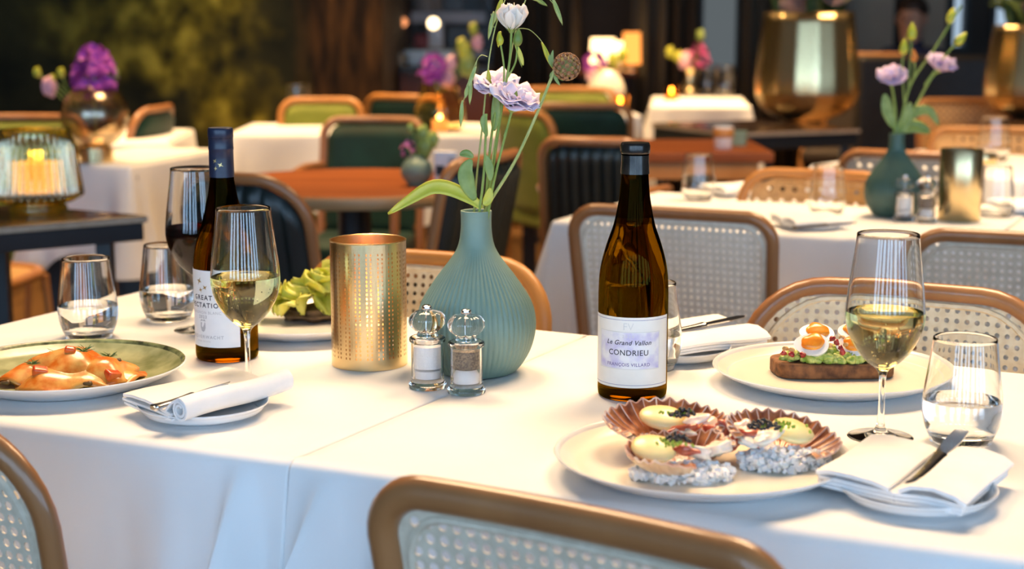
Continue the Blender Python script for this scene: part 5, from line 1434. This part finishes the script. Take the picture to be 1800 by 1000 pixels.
# bar
zb_ = Q(770, 118, 9.0).z; xa, xb = px_x(704, 9.0), px_x(862, 9.0)
BARFRONT = M('red_brown_bar_front', (.10, .028, .016), .5, c2=(.14, .04, .022), scale=5, stretch=(6, 1, .4))
t = thing('bar_counter', 'dark red brown bar counter at the back, right of the mural', 'counter', ((xa + xb) / 2, 9.3, 0)); hw = (xb - xa) / 2
MB().box(-hw, hw, -.28, .28, 0, zb_ - .04).build('front', BARFRONT, t, smooth=False); MB().box(-hw, hw, -.32, .32, zb_ - .04, zb_).build('worktop', DARKMETAL, t, bevel=.004)
GREYPAINT = M('pale_grey_shelf', (.42, .44, .48), .5, c2=(.48, .5, .55), scale=8)
BARWALL = M('bar_tiles', (.16, .15, .15), .5, c2=(.2, .19, .18), scale=6)
t = thing('bar_shelf', 'pale grey shelf unit behind the bar with plates', 'shelf', (px_x(768, 10.6), 10.6, 0)); hw = (px_x(862, 10.6) - px_x(676, 10.6)) / 2
for py, th in ((40, .07), (100, .05)):
    z = Q(0, py, 10.6).z; MB().box(-hw, hw, -.18, .18, z, z + th).build('board', GREYPAINT, t, smooth=False)
MB().box(-hw, hw, .16, .19, 0, 2.6).build('back_panel', BARWALL, t, smooth=False)
for sx in (-1, 1): MB().box(sx * hw - .02, sx * hw + .02, -.18, .18, 0, 2.6).build('side_post', DARKMETAL, t, smooth=False)
z1 = Q(0, 40, 10.6).z + .0705; z2 = Q(0, 100, 10.6).z + .0505
def shelf_box(label, name, cat, px, w_, h_, z, mat, d=10.5, dy=.08, group=None):
    t = thing(name, label, cat, (px_x(px, d), d, z), 0, group)
    MB().box(-w_ / 2, w_ / 2, -dy, dy, 0, h_).build('body', mat, t, bevel=.008)
    MB().box(-w_ * .46, w_ * .46, -dy * .9, dy * .9, h_, h_ + .012).build('lid', DARKMETAL, t, bevel=.003)
    return t
def stack(label, px, z, r, n, d=10.5):
    for k in range(n):
        o = MB().lathe([(0, 0), (r * .5, 0), (r, .014), (r * .98, .017), (r * .5, .005), (0, .005)], 32).build('stacked_plate', CHINA, angle=60)
        o.location = (px_x(px, d), d, z + k * .012); tag(o, label, 'plate', label)
stack('white plate in the stack behind the bar', 755, z1, .12, 12)
REDBOX = M('red_tin', (.35, .03, .02), .4, scale=20); BLACKBOX = M('black_appliance', (.012, .012, .013), .35, scale=20); BLUEBOX = M('pale_blue_tray', (.42, .55, .66), .4, scale=20)
shelf_box('black coffee machine on the lower bar shelf, left', 'coffee_machine', 'machine', 702, .22, .17, z2, BLACKBOX)
shelf_box('dark red tin on the lower bar shelf', 'tin', 'tin', 745, .10, .10, z2, REDBOX)
shelf_box('white canister in the middle of the lower bar shelf', 'canister', 'canister', 768, .10, .2, z2, CHINA)
shelf_box('black box at the right of the lower bar shelf', 'storage_box', 'box', 820, .26, .15, z2, BLACKBOX)
shelf_box('pale blue crate standing on the bar counter', 'crate', 'crate', 755, .28, .09, zb_ + .0005, BLUEBOX, 9.3)
shelf_box('beige box at the left of the bar counter', 'storage_box', 'box', 700, .16, .07, zb_ + .0005, BEIGEWALL, 9.3)
shelf_box('small red tin on the upper bar shelf, far left', 'tin', 'tin', 690, .12, .16, z1, REDBOX)
shelf_box('black speaker on the upper bar shelf, right', 'speaker', 'speaker', 800, .14, .13, z1, BLACKBOX)
def bulb(label, px, py, d, r, mat):
    p = Q(px, py, d)
    t = thing('pendant_lamp', label, 'lamp', p, 0, 'small pendant bulbs over the bar')
    MB().ball((0, 0, 0), r, n=16, m=10).build('bulb', mat, t)
    MB().tube([(0, 0, r * .8), (0, 0, ZC - p.z)], .004, 6).build('cord', DARKMETAL, t)
    return t
WARMB = glow('warm_bulb', (1, .74, .42), 6); DIMB = glow('dim_orange_bulb', (1, .36, .14), 1.6)
bulb('bright warm bulb hanging over the bar, in the middle', 762, 41, 9.6, .034, WARMB)
bulb('dim orange bulb hanging over the bar, left', 708, 39, 9.6, .028, DIMB)
bulb('warm bulb hanging low at the left end of the bar', 682, 82, 9.6, .032, glow('soft_warm_bulb', (1, .66, .34), 2.2))
# seated guest far back
SKIN = M('skin', (.50, .27, .18), .5, c2=(.56, .31, .21), scale=20, sss=.2)
NAVY = M('navy_jumper', (.012, .018, .06), .8, c2=(.02, .028, .085), scale=40, bump=.3)
HAIR = M('dark_hair', (.03, .016, .01), .6, scale=60)
def person(label, px, d, rz, wear):
    x = px_x(px, d)
    root = thing('person', label, 'person', (x, d, 0), rz)
    nodes = {'pel': ((0, 0, .52), .13), 'wai': ((0, .02, .68), .12), 'che': ((0, .03, .88), .135), 'nec': ((0, .02, 1.03), .055), 'hea': ((0, -.0, 1.12), .075), 'top': ((0, .0, 1.20), .085), 'crn': ((0, .01, 1.27), .055),
             'shL': ((-.17, .03, .97), .062), 'elL': ((-.23, -.02, .74), .045), 'haL': ((-.12, -.24, .74), .036), 'fiL': ((-.07, -.33, .745), .026),
             'shR': ((.17, .03, .97), .062), 'elR': ((.23, -.02, .74), .045), 'haR': ((.12, -.24, .74), .036), 'fiR': ((.07, -.33, .745), .026),
             'hiL': ((-.10, -.04, .50), .09), 'knL': ((-.12, -.44, .50), .065), 'anL': ((-.12, -.42, .09), .045), 'toL': ((-.12, -.55, .04), .038),
             'hiR': ((.10, -.04, .50), .09), 'knR': ((.12, -.44, .50), .065), 'anR': ((.12, -.42, .09), .045), 'toR': ((.12, -.55, .04), .038)}
    E = 'pel-wai wai-che che-nec nec-hea hea-top top-crn che-shL shL-elL elL-haL haL-fiL che-shR shR-elR elR-haR haR-fiR pel-hiL hiL-knL knL-anL anL-toL pel-hiR hiR-knR knR-anR anR-toR'.split()
    import bmesh
    bm = bmesh.new(); lay = bm.verts.layers.skin.verify(); vv = {}
    for k_, (co, r_) in nodes.items():
        v = bm.verts.new(co); v[lay].radius = (r_, r_ * (.75 if k_ in ('pel', 'wai', 'che') else 1)); vv[k_] = v
    vv['pel'][lay].use_root = True
    for e in E: a_, b_ = e.split('-'); bm.edges.new((vv[a_], vv[b_]))
    me0 = bpy.data.meshes.new('body_line'); bm.to_mesh(me0); bm.free()
    tmp = bpy.data.objects.new('body_line', me0); col.objects.link(tmp)
    tmp.modifiers.new('skin', 'SKIN'); q = tmp.modifiers.new('sub', 'SUBSURF'); q.levels = 2; q.render_levels = 2
    dg = bpy.context.evaluated_depsgraph_get(); me = bpy.data.meshes.new_from_object(tmp.evaluated_get(dg)); bpy.data.objects.remove(tmp)
    me.materials.clear()
    for m_ in (SKIN, wear, M('dark_trousers', (.02, .02, .024), .8, scale=40)): me.materials.append(m_)
    for p_ in me.polygons:
        c_ = p_.center
        p_.material_index = 0 if (c_.z > 1.045 or (c_.y < -.22 and c_.z > .70)) else (1 if c_.z > .60 else 2)
        p_.use_smooth = True
    o = bpy.data.objects.new('body', me); col.objects.link(o); o.parent = root
    MB().ball((0, .02, 1.225), .092, .098, .085, 20, 12, fn=lambda v: 1 if (v.z > .1 or v.y > .2) else .86).build('hair', HAIR, root, angle=180)
    MB().tube([(0, -.075, 1.185), (0, -.098, 1.155), (0, -.08, 1.145)], [.008, .014, .010], 8).build('nose', SKIN, root)
    for s_ in (-1, 1):
        MB().ball((s_ * .03, -.078, 1.185), .009, n=10, m=6).build('eye', DARKMETAL, root)
        MB().ball((s_ * .085, .01, 1.17), .012, .02, .03, 10, 6).build('ear', SKIN, root)
    MB().ball((0, -.075, 1.115), .022, .008, .006, 10, 6).build('mouth', M('lips', (.4, .12, .1), .5, scale=20), root)
    return root
person('seated person in a navy jumper far back, right of the planter', 1592, 9.4, R(-35), NAVY)
cane_chair('honey wood chair of the person in navy', (px_x(1592, 9.4), 9.4 + .02, 0), pi + R(-35), wood=ORANGEWOOD, cane=ORCANE, H=.80, real=False)
AC('tall honey wood armchair far back, right beside the big planter', 1532, 92, R(150), H=.98, W=.44, wood=ORANGEWOOD, cloth_m=DARKWALL)

xa, xb = px_x(1500, 8.2), px_x(1728, 8.2); zt_ = Q(1600, 98, 8.2).z
t = thing('banquette_bench', 'dark padded banquette at the back behind the lilac flowers', 'bench', ((xa + xb) / 2, 8.2, 0)); hw = (xb - xa) / 2
DARKLEATHER = M('black_leather', (.010, .009, .009), .5, c2=(.016, .014, .013), scale=20)
MB().box(-hw, hw, -.06, .06, 0, zt_).build('backrest', DARKLEATHER, t, bevel=.03)
MB().box(-hw, hw, -.55, -.065, .30, .46).build('seat', DARKLEATHER, t, bevel=.03)
MB().box(-hw + .04, hw - .04, -.50, -.08, 0, .295).build('plinth', DARKMETAL, t)
